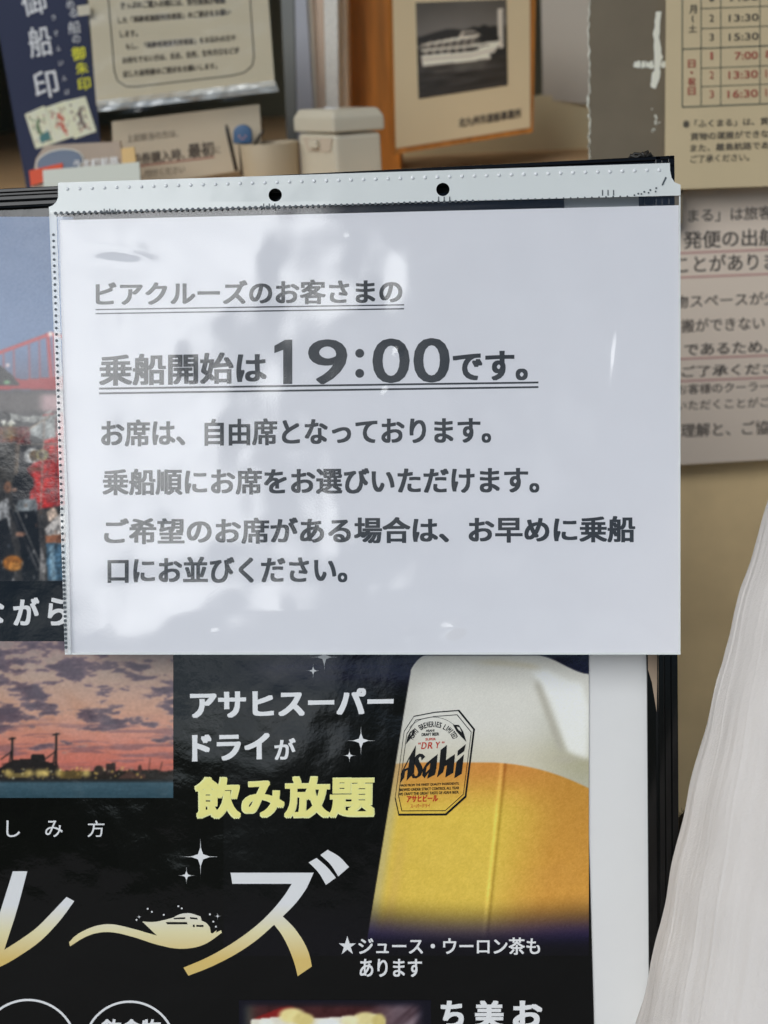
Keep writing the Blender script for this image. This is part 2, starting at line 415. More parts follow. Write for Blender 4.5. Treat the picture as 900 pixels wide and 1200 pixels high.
ib = MB(); ib.add(*box_vf((-1.6, 1.75, -1.05), (1.6, 1.85, 2.4))); ib.add(*box_vf((-1.7, WY + 0.12, -1.05), (-1.6, 1.75, 2.4))); ib.add(*box_vf((1.6, WY + 0.12, -1.05), (1.7, 1.75, 2.4)))
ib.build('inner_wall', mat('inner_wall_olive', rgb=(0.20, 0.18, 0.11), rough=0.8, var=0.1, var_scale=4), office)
MB().add(*box_vf((-3.2, -1.25, 2.4), (3.2, 2.2, 2.55))).build('shade_roof', mat('shade_roof_underside', rgb=(0.45, 0.42, 0.37), rough=0.8, var=0.05), office)  # unseen overhead slab, added to shade the sign and the recess
ct = MB().bm(bevelled(*box_vf((-0.75, WY - 0.01, sill_z - 0.03), (edge_x - 0.002, 1.748, sill_z)), 0.004))
ct.build('counter', bgm('counter_top', (150, 126, 92), rough=0.55, var=0.06, var_scale=12), office)

# upright strips at the left side of the recess
def strip(name, x0a, x1a, x0b, x1b, y, depth, m, parent, y0=-60, y1=205):
    pl = wall_plane(y); e = lambda xa, xb, yy: xa + (xb - xa) * (yy / 115.0)
    pts = [(e(x0a, x0b, y0), y0), (e(x1a, x1b, y0), y0), (e(x1a, x1b, y1), y1), (e(x0a, x0b, y1), y1)]
    fr = [pl(x, q) for x, q in pts]; bk = [p + np.array([0, depth, 0]) for p in fr]
    return MB().bm(bevelled(*prism_vf(fr, bk), 0.0008, 1)).build(name, m, parent)
wf = thing('window_frame', 'grey metal sliding window frame beside the white plaster column', 'window frame', WP(350, 200) + np.array([0, 0.2, 0]))
strip('side_rail', 329, 345, 334, 347, 0.56, 0.03, bgm('metal_dark', (72, 76, 74), rough=0.45, k=0.3), wf)
strip('outer_rail', 345.6, 359.5, 347.6, 366.5, 0.54, 0.03, bgm('metal_blue_grey', (112, 118, 124), rough=0.4, k=0.36), wf)
strip('rubber_seal', 360, 364, 367, 370, 0.545, 0.02, bgm('seal_pale', (176, 160, 150), rough=0.6), wf)
pc = thing('plaster_column', 'rough white plaster column between window frame and wooden post', 'column', WP(385, 200) + np.array([0, 0.25, 0]))
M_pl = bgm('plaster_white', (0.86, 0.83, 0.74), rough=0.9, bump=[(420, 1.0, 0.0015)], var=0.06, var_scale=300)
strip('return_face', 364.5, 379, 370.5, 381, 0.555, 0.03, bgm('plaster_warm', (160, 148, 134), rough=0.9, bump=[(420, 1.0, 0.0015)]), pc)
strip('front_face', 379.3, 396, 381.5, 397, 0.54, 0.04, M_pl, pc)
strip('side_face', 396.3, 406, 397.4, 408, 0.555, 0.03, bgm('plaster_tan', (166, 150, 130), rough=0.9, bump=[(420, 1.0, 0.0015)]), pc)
def wood(name, rgb):
    m = mat(name, rgb=rgb, rough=0.5, var=0.28, var_scale=26, stretch=(6, 6, 0.5), bump=[(60, 0.2, 0.0006)]); return m
strip('wooden_post', 406.5, 461, 409, 466, 0.60, 0.05, wood('wood_orange', (0.74, 0.27, 0.035)), None)
wp_ = bpy.data.objects['wooden_post']; tag(wp_, 'orange brown wooden post between plaster column and boat photograph', 'post')
bk_plane = wall_plane(1.70)
def sheet(name, pl, pts, o, t, m, parent=None): return MB().add(*slab(pl, pts, o, t)).build(name, m, parent)
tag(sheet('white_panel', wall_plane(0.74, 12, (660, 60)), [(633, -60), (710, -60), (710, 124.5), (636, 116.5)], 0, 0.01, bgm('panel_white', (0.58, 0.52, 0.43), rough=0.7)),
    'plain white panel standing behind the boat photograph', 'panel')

sheet('counter_stand_in', wall_plane(0.745, 4, (600, 150)), [(440, 150), (633, 112), (710, 112), (710, 260), (440, 260)], 0, 0.02, bgm('stand_in_beige', (0.72, 0.60, 0.36), rough=0.6, var=0.05, var_scale=14), office)  # upright board added because the counter top there rendered too dark
# grey pillar face with torn paper edge and white paint
PP = wall_plane(WY - 0.03)
pil = thing('pillar', 'grey painted pillar with white paint strokes beside the timetable', 'pillar', PP(735, 300))
edge = [(691 + RNG.normal(0, 1.0), y) for y in np.arange(-60, 262, 4.0)]
sheet('face', PP, [(800, -60), (800, 262)] + edge[::-1], 0, 0.008, bgm('pillar_grey', (0.20, 0.16, 0.105), rough=0.75, var=0.07, var_scale=35, bump=[(250, 0.35, 0.0005)]), pil)
ik = Ink(PP, 0.0003)
ik.poly([(x, y) for x, y in edge] + [(x - 0.5 - abs(RNG.normal(0, 0.9)), y) for x, y in edge[::-1]])
def rough_poly(pts, amp=0.7, n=5):
    o_ = []
    for i in range(len(pts)):
        p, q = np.array(pts[i], float), np.array(pts[(i + 1) % len(pts)], float)
        for k in range(n): o_.append(tuple(p + (q - p) * k / n + RNG.normal(0, amp, 2)))
    return o_
ik.poly(rough_poly([(768, 14), (774.5, 13), (773, 43), (776, 67), (773, 90), (768, 104), (762, 101), (767, 77), (766, 40)]))
for x0, x1 in ((743, 750), (752, 756), (757, 766), (775, 780)): ik.poly(rough_poly([(x0, 72), (x1, 71), (x1, 79), (x0, 79.5)], 0.6, 3))
for _ in range(9):
    x, y = RNG.uniform(763, 772), RNG.uniform(127, 154); ik.poly(rough_poly([(x, y), (x + 2.5, y), (x + 2, y + 2), (x, y + 1.6)], 0.5, 2))
ik.build('paint_strokes', bgm('white_paint', (172, 164, 152), rough=0.8), pil)

# ------------------------------------------------------------------ timetable and side notice on the wall
TP = wall_plane(WY - 0.036)
tt = thing('timetable', 'cream ferry timetable with red Sunday times above the side notice', 'timetable', TP(850, 220))
sheet('sheet', TP, [(781, -60), (960, -66), (960, 216), (779, 222.5)], 0, 0.001, bgm('timetable_cream', (0.68, 0.54, 0.32), rough=0.6, var=0.03, var_scale=20, bump=[(60, 0.3, 0.0008)]), tt)
ik = Ink(TP, 0.0004)
sl = -0.04
for y in (-12.5, 10, 33.5, 80, 101.5): ik.line((821, y), (960, y + sl * 139), 1.0)
for y, w in ((57.5, 1.5), (125.4, 1.7)): ik.line((799, y), (960, y + sl * 161), w)
for x, w in ((799.5, 1.5), (821.5, 1.3), (844.5, 1.2), (890.5, 1.2)): ik.line((x, -60), (x, 125 + sl * (x - 800)), w)
ik.build('table_rules', bgm('rule_green', (84, 86, 72), k=0.5), tt)
ik = Ink(TP, 0.0005); rd = Ink(TP, 0.0005)
ik.line_text('月', 807.5, 816.5, 6, 16, sl, 0.02); ik.line((812, 18), (811, 22), 1.4); ik.line((811, 22), (812.5, 26), 1.4); ik.line_text('土', 807, 816.5, 29, 38, sl, 0.02)
for q, y in (('1', -7), ('2', 17), ('3', 39.3)): ik.line_text(q, 831.5, 836.5, y, y + 8.5, sl, 0.01)
for q, y in (('7:00', -7), ('13:30', 17), ('15:30', 39.3)): ik.line_text(q, 854, 889, y, y + 8.5, sl, 0.01)
for q, y in (('日', 70), ('・', 83.5), ('祝', 91), ('日', 102)): rd.line_text(q, 809 if q == '・' else 806, 812 if q == '・' else 815, y, y + (3 if q == '・' else 9.5), sl, 0.025)
for q, y in (('1', 61), ('2', 83.5), ('3', 106)): rd.line_text(q, 832.5 if q == '1' else 831.5, 835.5 if q == '1' else 836.5, y, y + 8.8, sl, 0.0)
for q, y, x in (('7:00', 61, 861), ('13:30', 83.5, 853.5), ('16:30', 106, 852.5)): rd.line_text(q, x, 888, y, y + 9, sl, 0.01)
for q, y in (('8 : 30', 61), ('14 : 30', 83.5), ('17 : 30', 106)): rd.line_text(q, 897, 931, y - 2, y + 7, sl, 0.01)
for q, x0, x1, y in (('※', 800, 808, 141), ('「ふくまる」は、貨物', 814, 911, 140.5), ('貨物の運搬ができない', 809, 911, 155.5), ('また、離島航路である', 809, 911, 169), ('ご了承ください。', 809, 878, 182)):
    ik.line_text(q, x0, x1, y, y + 9, sl, 0.012)
ik.build('black_print', bgm('print_dark', (64, 62, 54), k=0.5), tt); rd.build('red_print', bgm('print_red', (0.42, 0.10, 0.065)), tt)

NP = wall_plane(WY - 0.014)
sn = thing('side_notice', 'large white notice with red underlined sentences on the beige wall', 'notice', NP(850, 545))
sheet('sheet', NP, [(690, 228.5), (970, 215), (970, 534.5), (690, 551)], 0, 0.001, bgm('side_paper', (0.78, 0.65, 0.52), rough=0.55, var=0.02, var_scale=8, bump=[(20, 0.4, 0.0012)]), sn)
ik = Ink(NP, 0.0004); sl = -0.04
for q, x0, x1, t, bt, bo in (('くまる」は旅客船', 790, 922, 245.5, 261.5, 0.008), ('発便の出航', 801, 911, 271, 292, 0.014), ('ことがあります', 792, 933, 300, 320, 0.012),
                     ('物スペースが少', 790, 912, 346, 361.5, 0.008), ('搬ができない', 798, 896, 374, 390, 0.008), ('であるため、', 802, 901, 403, 417, 0.014),
                     ('ご了承くださ', 799, 908, 429, 442.5, 0.014), ('お客様のクーラー', 793, 902, 450.5, 462.5, 0.004), ('いただくことがご', 793, 903, 469.5, 481, 0.004), ('理解と、ご協力', 798, 918, 496.5, 513, 0.01)):
    ik.line_text(q, x0, x1, t, bt, sl, bo)
ik.build('black_print', bgm('notice_dark', (64, 62, 58), k=0.5), sn)
rd = Ink(NP, 0.0003)
for y in (296.5, 325, 420.5, 446.5): rd.line((740, y + 2.4), (960, y - 6.4), 2.4)
rd.build('red_underline', bgm('underline_red', (0.60, 0.345, 0.30)), sn)

# ------------------------------------------------------------------ things behind the sign, left to right
LP = wall_plane(0.47, -6, (150, 100))
bp = thing('blue_poster', 'deep blue poster with big white upright characters at the left edge', 'poster', LP(70, 232))
sheet('sheet', LP, [(-12, -20), (99, -20), (124, 230), (33, 232)], 0, 0.001, bgm('poster_blue', (0.028, 0.036, 0.085), rough=0.45, var=0.06, var_scale=10), bp)
ik = Ink(LP, 0.0004)
S = -0.17
for q, x0, x1, t, bt in (('御', 22, 50, -14, 20), ('船', 30.5, 57, 33, 68.5), ('印', 37, 64.5, 85, 117)): ik.line_text(q, x0, x1, t, bt, S, 0.01, 6)
for q, x0, t, w in (('め', 77, 1, 9), ('る', 80, 11, 10), ('船', 79, 26, 14.5), ('の', 84, 42, 9)): ik.line_text(q, x0, x0 + w, t, t + w, S, 0, 1.5)
for q, x0, t in (('う', 60, 18), ('せ', 63, 36), ('ん', 66, 54), ('い', 69, 71), ('ん', 73, 89), ('ば', 76, 105)): ik.line_text(q, x0, x0 + 5, t, t + 6, S)
ik.build('white_print', bgm('print_white', (196, 188, 176), k=0.42), bp)
ik = Ink(LP, 0.0004)
for q, x0, t, w in (('御', 83, 56, 16), ('朱', 88, 74, 14), ('印', 90, 92, 15)): ik.line_text(q, x0, x0 + w, t, t + w, S, 0.02, 2)
ik.build('yellow_print', bgm('print_yellow', (196, 164, 48), k=0.42), bp)
cards = Ras(0, 0, 1, 1, 0.02)
for i, (q, inkc) in enumerate((([(29, 134), (52, 124), (66, 167), (42, 174.5)], (60, 84, 60)), ([(53, 126), (76, 118), (92, 158), (66, 167)], (140, 60, 50)), ([(76, 118.5), (100, 113), (113, 154), (87, 163)], (70, 62, 62)))):
    r = Ras(0, 0, 1, 1, 0.03); r.im[:] = (190, 178, 152)
    r.im -= 16 * fbm(r.x * 5, r.y * 5, i)[..., None]
    for k in range(5): r.line((0.2 + 0.14 * k, 0.12), (0.2 + 0.14 * k, 0.12 + 0.35 * RNG.random()), 0.05, (110, 96, 84), 0.0)
    for k in range(26):
        x, y = RNG.uniform(0.12, 0.88), RNG.uniform(0.1, 0.9); r.disc(x, y, 0.05, 0.035, (112, 100, 88) if k % 3 else inkc, 0.8)
    for k in range(7): r.disc(0.5 + 0.08 * RNG.normal(), 0.3 + 0.08 * k, 0.09, 0.05, inkc, 0.9)
    if i == 0: r.poly([(0.3, 0.72), (0.8, 0.62), (0.85, 0.86), (0.35, 0.92)], (58, 92, 92))
    if i == 2: r.line((0.35, 0.86), (0.8, 0.72), 0.0, (150, 60, 50))
    qa = [np.array(p, float) for p in q]
    r.build('stamp_card', LP, 0.0004 + 0.0002 * i, mat('card_print', attr=True, rough=0.6), bp, KB, warp=lambda u, v, qa=qa: tuple((qa[0] * (1 - u) + qa[1] * u) * (1 - v) + (qa[3] * (1 - u) + qa[2] * u) * v))

SP = wall_plane(0.44, -5, (210, 60))
ln = thing('sleeved_notice', 'white notice with a rounded black border in a clear sleeve beside the blue poster', 'notice', SP(220, 130))
sheet('sheet', SP, [(102, -20), (313, -20), (322, 100), (113, 124)], 0, 0.0008, bgm('sleeve_paper', (0.72, 0.63, 0.44), rough=0.6, var=0.03, var_scale=10), ln)
ik = Ink(SP, 0.0003)
bd = [(125.5, -20), (127, 0), (134, 84), (138, 95), (148, 101.5), (160, 101.5), (272, 88.5), (286, 85), (295.5, 77), (297.5, 66), (293, 0), (292, -20)]
for p, q in zip(bd[:-1], bd[1:]): ik.line(p, q, 1.3)
ik.build('border', bgm('border_dark', (66, 62, 54), k=0.5), ln)
ik = Ink(SP, 0.0003)
for q, x0, x1, t, bt, s_ in (('きっぷのご購入の際には、受付係員が確認', 141, 264, 2, 11, -0.055), ('した「高齢者施設利用者証」のご提示をお願い', 138, 270, 20, 28, -0.078), ('します。', 140, 161, 36, 44, -0.06),
                        ('もし、「高齢者施設利用者証」をお忘れの方や', 147, 276, 51, 58.6, -0.085), ('お持ちでない方は、氏名、住所、生年月日などが', 143, 280, 67, 75, -0.09), ('記した証明書のご提示をお願いします。', 144, 254, 83, 91, -0.092)):
    ik.line_text(q, x0, x1, t, bt, s_, 0.03, 0.5)
ik.build('black_print', bgm('sleeve_dark', (58, 54, 46), k=0.5), ln)
# the sleeve: a wavy clear sheet with its glare band painted milky along the bottom lip
def wavy(name, pl, q, o, nx, ny, amp, mtl, parent, seed=3, sx=4, sy=9):
    q = [np.array(p, float) for p in q]; v, f = [], []
    for j in range(ny + 1):
        for i in range(nx + 1):
            u, w = i / nx, j / ny; p = (q[0] * (1 - u) + q[1] * u) * (1 - w) + (q[3] * (1 - u) + q[2] * u) * w
            v.append(pl(p[0], p[1], o + amp * float(fbm(np.array(u * sx), np.array(w * sy), seed))))
    for j in range(ny):
        for i in range(nx): k = j * (nx + 1) + i; f.append([k + nx + 1, k + nx + 2, k + 1, k])
    return mesh(name, v, f, mtl, parent, True)
wavy('sleeve_film', SP, [(98, -20), (315, -20), (324, 112), (114, 137)], 0.002, 40, 30, 0.004, film('sleeve_clear', 1.0, 0.14, bump=[(60, 0.4, 0.001)]), ln)
wavy('sleeve_glare_lip', SP, [(113, 118), (322, 94), (327, 107), (115, 131)], 0.003, 60, 6, 0.006, film('sleeve_glare_milky', 2.5, 0.2, body=0.55, bump=[(150, 0.6, 0.001)]), ln, 9, 14, 2)

sheet('tape', SP, [(90, 7), (105, 5), (106, 17), (92, 19)], 0.004, 0.0004, bgm('tape_pale', (0.75, 0.68, 0.52), rough=0.4), ln)
QP = wall_plane(0.45, -5, (220, 170))
sm = thing('small_notice', 'small white notice with a red underline below the sleeved notice', 'notice', QP(220, 205))
sheet('sheet', QP, [(131, 142.5), (304, 122), (308, 196), (134, 222)], 0, 0.001, bgm('small_paper', (0.62, 0.52, 0.37), rough=0.6, var=0.03, var_scale=12), sm)
ik = Ink(QP, 0.0003)
ik.line_text('上記該当の方は、', 148, 208, 158, 167, -0.11, 0.0, 1); ik.line_text('乗船券購入時、', 141, 216, 182, 196, -0.12, 0.025, 1); ik.line_text('最初', 219.5, 250, 168.5, 186, -0.12, 0.03, 1); ik.line_text('に', 252, 258, 172, 180, -0.1, 0, 0.5)
ik.line_text('お申し付けください', 146, 216, 201.5, 210, -0.11, 0.0, 1)
ik.build('black_print', bgm('small_dark', (62, 56, 48), k=0.5), sm)
rd = Ink(QP, 0.00035); rd.line((142, 197), (251, 184), 1.5); rd.build('red_underline', bgm('small_red', (0.40, 0.13, 0.10)), sm)

CP = wall_plane(0.40)
lf = thing('leaflet_pack', 'grey leaflet pack with a blue oval window and a red corner', 'leaflet', CP(90, 215))
lq = [(42, 186), (52, 171), (140, 166), (147, 215), (36, 222)]
sheet('pack', CP, lq, 0, 0.006, bgm('pack_grey', (128, 120, 108), rough=0.3, var=0.06, var_scale=30), lf)
ov = [(70 + 26 * math.cos(t), 190 + 14 * math.sin(t) - 0.12 * 26 * math.cos(t)) for t in np.linspace(0, 2 * math.pi, 28)[:-1]]
sheet('oval_window', CP, ov, 0.0012, 0.001, bgm('oval_blue_grey', (86, 98, 112), rough=0.15), lf)
ik = Ink(CP, 0.0008)
for k in range(27):
    p, q = ov[k], ov[(k + 1) % 27]; ik.line((70 + (p[0] - 70) * 1.07, 190 + (p[1] - 190) * 1.07), (70 + (q[0] - 70) * 1.07, 190 + (q[1] - 190) * 1.07), 1.2)
ik.build('oval_rim', bgm('oval_rim_pale', (186, 178, 160)), lf)
ik = Ink(CP, 0.0016); ik.line_text('うま町航路', 86, 139, 187, 199, -0.08, 0.03); ik.build('pale_print', bgm('pack_pale', (196, 188, 166)), lf)
sheet('red_corner', CP, [(34, 200), (73, 191), (74, 206), (36, 218)], 0.002, 0.001, bgm('corner_red', (158, 66, 44)), lf)
sheet('orange_tab', CP, [(142, 174), (157, 172), (160, 196), (144, 198)], 0.003, 0.002, bgm('tab_orange', (208, 140, 96)), lf)
tag(sheet('pink_card', wall_plane(0.36), [(50, 199.5), (163, 190), (166, 232), (52, 236)], 0, 0.002, bgm('card_pink', (196, 172, 156), rough=0.6)), 'pale pink card leaning in front of the leaflet pack', 'card')

# pen cup with pens
def lathe_vf(cx, cy, prof, n=28):
    v, f = [], []
    for r, z in prof:
        for k in range(n): an = 2 * math.pi * k / n; v.append((cx + r * math.cos(an), cy + r * math.sin(an), z))
    for i in range(len(prof) - 1):
        for k in range(n): f.append([i * n + k, i * n + (k + 1) % n, (i + 1) * n + (k + 1) % n, (i + 1) * n + k])
    f.append(list(range(n - 1, -1, -1)) if True else None)
    return v, f
UP = wall_plane(0.42)
pL, pR, pT = UP(277, 190), UP(347, 184), UP(313, 169)
cx, r = float((pL[0] + pR[0]) / 2), float((pR[0] - pL[0]) / 2); zt = float(pT[2]); zb = sill_z
cup = MB().add(*lathe_vf(cx, 0.42 + r, [(r * 0.94, zb), (r * 0.97, zb + (zt - zb) * 0.3), (r, zt - 0.001), (r * 0.985, zt), (r * 0.95, zt - 0.001), (r * 0.9, zb + 0.004)])).build('pen_cup', bgm('cup_cream', (0.50, 0.40, 0.26), rough=0.5, var=0.03), None, True)
tag(cup, 'plain cream pen cup standing beside the white plastic box', 'cup')
def pen(p0, p1, y, rad, m, label, knob=None):
    a0, a1 = hit(*p0, (0, y, 0), np.array([0, 1.0, 0])), hit(*p1, (0, y, 0), np.array([0, 1.0, 0]))
    t = thing('pen', label, 'pen', a0, 'pens in the cream cup'); MB().add(*tube_vf([a0, a0 * 0.1 + a1 * 0.9, a1], rad, 10, [1, 1, 0.4])).build('barrel', m, t, True)
    if knob:
        (kx, ky), hw, hh, km = knob; kp = wall_plane(y - 0.004)
        pts = [(kx + hw * math.cos(t), ky + hw * 0.95 * math.sin(t)) for t in np.linspace(math.pi, 2 * math.pi, 15)] + [(kx + hw, ky + hh), (kx + hw * 0.9, ky + hh + 2), (kx - hw * 0.9, ky + hh + 2), (kx - hw, ky + hh)]
        tp = MB().bm(bevelled(*slab(kp, pts, 0, 0.005), 0.0009, 2)).build('topper', km, t, True)
        fk = Ink(kp, 0.0003)
        for dx in (-3.6, 3.6): fk.poly([(kx + dx + 1.0 * math.cos(q), ky + 3 + 1.0 * math.sin(q)) for q in np.linspace(0, 6.283, 9)[:-1]])
        fk.line((kx - 2.6, ky + 6.2), (kx + 2.6, ky + 6.2), 0.9)
        fk.build('printed_marks', bgm('topper_marks', (150, 110, 104)), tp)
M_pen = bgm('pen_black', (40, 38, 36), rough=0.3)
pen((286, 205), (284, 158), 0.44, 0.003, M_pen, 'pen with a round blue topper standing in the cream cup', ((284, 156.5), 11, 10, bgm('topper_blue', (0.075, 0.15, 0.27), rough=0.4)))
pen((277, 200), (265, 146), 0.435, 0.0016, M_pen, 'thin black pen left of the blue topped pen')
pen((288, 186), (309, 152), 0.45, 0.0012, M_pen, 'slim dark stick slanting right out of the cream cup')

# white plastic box with hinged lid
XP = wall_plane(0.42)
bxr = thing('plastic_box', 'cream white plastic box with a chamfered lid on the counter', 'box', (float(XP(398, 200)[0]), 0.46, sill_z))
M_box = bgm('box_cream', (0.60, 0.54, 0.41), rough=0.35, var=0.02, var_scale=30)
def px_at(px, py, y): return hit(px, py, (0, y, 0), np.array([0, 1.0, 0]))
A, Bc, Cc = px_at(348, 150, 0.44), px_at(392, 158, 0.405), px_at(447, 151, 0.415)       # left, near and right upright edges
Dd = A + Cc - Bc
def upright(base4, z0, z1, grow=0.0):
    ctr = sum(base4) / 4; lo, hi = [], []
    for p in base4:
        d = (p - ctr) * np.array([1, 1, 0]); d = d / np.linalg.norm(d) * grow
        lo.append(np.array([p[0] + d[0], p[1] + d[1], z0])); hi.append(np.array([p[0] + d[0], p[1] + d[1], z1]))
    return lo, hi
zl = float(px_at(392, 157, 0.405)[2]); zh = float(px_at(392, 138, 0.41)[2])
lo, hi = upright([A, Bc, Cc, Dd], sill_z, zl)
MB().bm(bevelled(*prism_vf(lo, hi), 0.004, 3)).build('body', M_box, bxr)
lo, hi = upright([A, Bc, Cc, Dd], zl + 0.0008, zh, 0.003); top = [q + (sum(hi) / 4 - q) * 0.13 * np.array([1, 1, 0]) + np.array([0, 0, 0.006]) for q in hi]
vv = lo + hi + top
ff = [[3, 2, 1, 0]] + [[i, (i + 1) % 4, (i + 1) % 4 + 4, i + 4] for i in range(4)] + [[i + 4, (i + 1) % 4 + 4, (i + 1) % 4 + 8, i + 8] for i in range(4)] + [[8, 9, 10, 11]]
lid = MB().bm(bevelled(vv, ff, 0.0018, 2)).build('lid', M_box, bxr)
def on_face(p, q, u, z): return np.array([p[0] + (q[0] - p[0]) * u, p[1] + (q[1] - p[1]) * u, z])
nrm = np.cross(Bc - A, (0, 0, 1.0)); nrm /= np.linalg.norm(nrm)
nrm = nrm if nrm[1] < 0 else -nrm
fr = [on_face(A, Bc, u, zl + dz) + nrm * 0.0009 for u, dz in ((0.16, -0.003), (0.95, -0.003), (0.88, -0.013), (0.28, -0.013))]
rec = MB().add(*prism_vf(fr, [q - nrm * 0.002 for q in fr])).build('latch_recess', bgm('latch_grey', (128, 122, 108), rough=0.5), bxr)
fr = [on_face(A, Bc, u, zl + dz) + nrm * 0.004 for u, dz in ((0.40, -0.0045), (0.62, -0.0045), (0.62, -0.0105), (0.40, -0.0105))]
MB().bm(bevelled(*prism_vf(fr, [q - nrm * 0.004 for q in fr]), 0.0008)).build('latch', M_box, rec)
ik_c = [top[0] * 0.5 + top[1] * 0.2 + top[3] * 0.3, top[0] * 0.25 + top[1] * 0.45 + top[2] * 0.3]
fr = [np.array(top[0]) * (1 - u) * (1 - w) + np.array(top[1]) * u * (1 - w) + np.array(top[2]) * u * w + np.array(top[3]) * (1 - u) * w + np.array([0, 0, 0.0006]) for u, w in ((0.3, 0.35), (0.6, 0.3), (0.62, 0.42), (0.32, 0.47))]
MB().add(*prism_vf(fr, [q - np.array([0, 0, 0.0008]) for q in fr])).build('lid_sticker', bgm('sticker_white', (196, 190, 174)), lid)

# framed boat photograph
FP = wall_plane(0.57, -12, (540, 100), 4)
fp = thing('framed_photograph', 'black and white boat photograph on a cream mat in a thin wooden frame', 'picture', FP(545, 178))
sheet('frame', FP, [(457.5, -20), (628, -20), (624.5, 155), (463, 181)], 0, 0.012, wood('frame_wood', (0.50, 0.19, 0.03)), fp)
sheet('mat', FP, [(460, -20), (621, -20), (621.5, 149.5), (464, 174)], 0.0012, 0.001, bgm('mat_cream', (0.74, 0.60, 0.37), rough=0.75, var=0.03, var_scale=15), fp)
r = Ras(0, 0, 1, 1.08, 0.0085)
X, Y = r.x, r.y
r.im[:] = (66, 62, 56); r.im += (22 * sstep(0.0, 0.4, Y) - 10 * np.abs(X - 0.5))[..., None] + 8 * (fbm(X * 3, Y * 3, 2) - 0.5)[..., None]
r.put(sstep(-0.01, 0.01, Y - (0.345 + 0.035 * np.cos(X * 9) + 0.02 * fbm(X * 9, X * 0, 3))), (34, 32, 29))       # hills
r.put(sstep(-0.012, 0.012, Y - (0.27 + 0.30 * np.abs(X - 0.72) ** 1.2 + 0.06 * fbm(X * 16, X * 0 + 2, 4))) * sstep(0.5, 0.56, X), (24, 23, 21))
r.put(sstep(0.66, 0.69, Y), (40, 37, 33))
rip = fbm(X * 4, Y * 42, 7); r.im += ((sstep(0.7, 0.74, Y)) * (60 * (rip - 0.5) * (1 - sstep(0.8, 1.1, Y) * 0.6)))[..., None]
r.put(sstep(0.7, 0.72, Y) * (1 - sstep(0.74, 0.9, Y)) * sstep(0.1, 0.25, X) * (1 - sstep(0.7, 0.8, X)) * 0.5 * rip, (120, 114, 104))
wht = (172, 163, 148)
r.poly([(0.04, 0.60), (0.45, 0.60), (0.93, 0.535), (0.80, 0.735), (0.60, 0.745), (0.06, 0.735)], wht)                  # hull
r.poly([(0.06, 0.715), (0.60, 0.727), (0.80, 0.715), (0.79, 0.745), (0.60, 0.757), (0.06, 0.747)], (60, 56, 50))
r.line((0.05, 0.645), (0.6, 0.66), 0.012, (110, 104, 94)); r.line((0.6, 0.66), (0.88, 0.61), 0.012, (120, 114, 104))
r.poly([(0.22, 0.60), (0.22, 0.55), (0.62, 0.55), (0.70, 0.59), (0.60, 0.61)], (38, 36, 33))
r.poly([(0.05, 0.56), (0.05, 0.535), (0.92, 0.515), (0.93, 0.54), (0.6, 0.56)], wht)
for k in range(6): r.line((0.10 + 0.085 * k, 0.56), (0.10 + 0.085 * k, 0.6), 0.014, wht)
r.poly([(0.08, 0.535), (0.10, 0.465), (0.62, 0.425), (0.72, 0.51), (0.6, 0.53)], (64, 60, 54))
for k in range(7): r.line((0.12 + 0.08 * k, 0.53), (0.15 + 0.08 * k, 0.45), 0.018, (128, 120, 108))
r.poly([(0.04, 0.475), (0.4, 0.43), (0.68, 0.425), (0.68, 0.445), (0.06, 0.49)], wht)
r.poly([(0.46, 0.43), (0.50, 0.365), (0.63, 0.36), (0.72, 0.43)], (150, 142, 128)); r.poly([(0.5, 0.41), (0.53, 0.38), (0.63, 0.375), (0.68, 0.41)], (52, 48, 44))
r.line((0.0, 0.505), (0.08, 0.505), 0.01, wht)
r.poly([(0.90, 0.12), (0.965, 0.11), (0.965, 0.60), (0.91, 0.61)], (160, 152, 138)); 
for k in range(10): r.line((0.945, 0.16 + 0.042 * k), (0.975, 0.16 + 0.042 * k), 0.012, (54, 50, 46))
r.poly([(0.80, 0.66), (1.0, 0.62), (1.0, 0.70), (0.82, 0.71)], (30, 28, 26))
r.blur(1)
pq = [np.array(p, float) for p in ((487, 3), (593.5, -1), (595, 100), (490.5, 116))]
r.build('photograph', FP, 0.0016, mat('photo_print', attr=True, rough=0.4), fp, KB, warp=lambda u, v: tuple((pq[0] * (1 - u) + pq[1] * u) * (1 - v / 1.08) + (pq[3] * (1 - u) + pq[2] * u) * v / 1.08))
ik = Ink(FP, 0.0016); ik.line_text('北九州市渡船事業所', 537.5, 611, 138.5, 150, -0.165, 0.035); ik.build('caption', bgm('caption_dark', (54, 50, 44), k=0.5), fp)

# ------------------------------------------------------------------ the sign board
sb = thing('sign_board', 'black framed poster stand leaning back in front of the ticket window', 'sign', BOARD(450, 1500))
def rail(p, q, inner, ridges, o0=-0.004, depth=0.02):
    """straight rail between outer-edge pixels p and q; inner = unit pixel direction towards the poster; ridges = (from, to, height)"""
    mb = MB()
    for a0, a1, h in ridges:
        pts = [np.array(p) + np.array(inner[0]) * a0, np.array(q) + np.array(inner[1]) * a0, np.array(q) + np.array(inner[1]) * a1, np.array(p) + np.array(inner[0]) * a1]
        fr = [BOARD(x, y, h) for x, y in pts]; bk = [BOARD(x, y, 0) + NB * depth for x, y in pts]
        mb.bm(bevelled(*prism_vf(fr, bk), 0.00035, 2))
    return mb
TL, TR, BR_, BL_ = (-330, 237.5), (790.5, 182), (800, 1700), (-330, 1720)
rail(TL, TR, ((0, 1), (0, 1)), [(0, 4.6, 0.0065), (4.9, 8.6, 0.0052), (8.9, 14.0, 0.0065), (14.2, 21, 0.0040)]).build('top_rail', M_frame, sb)
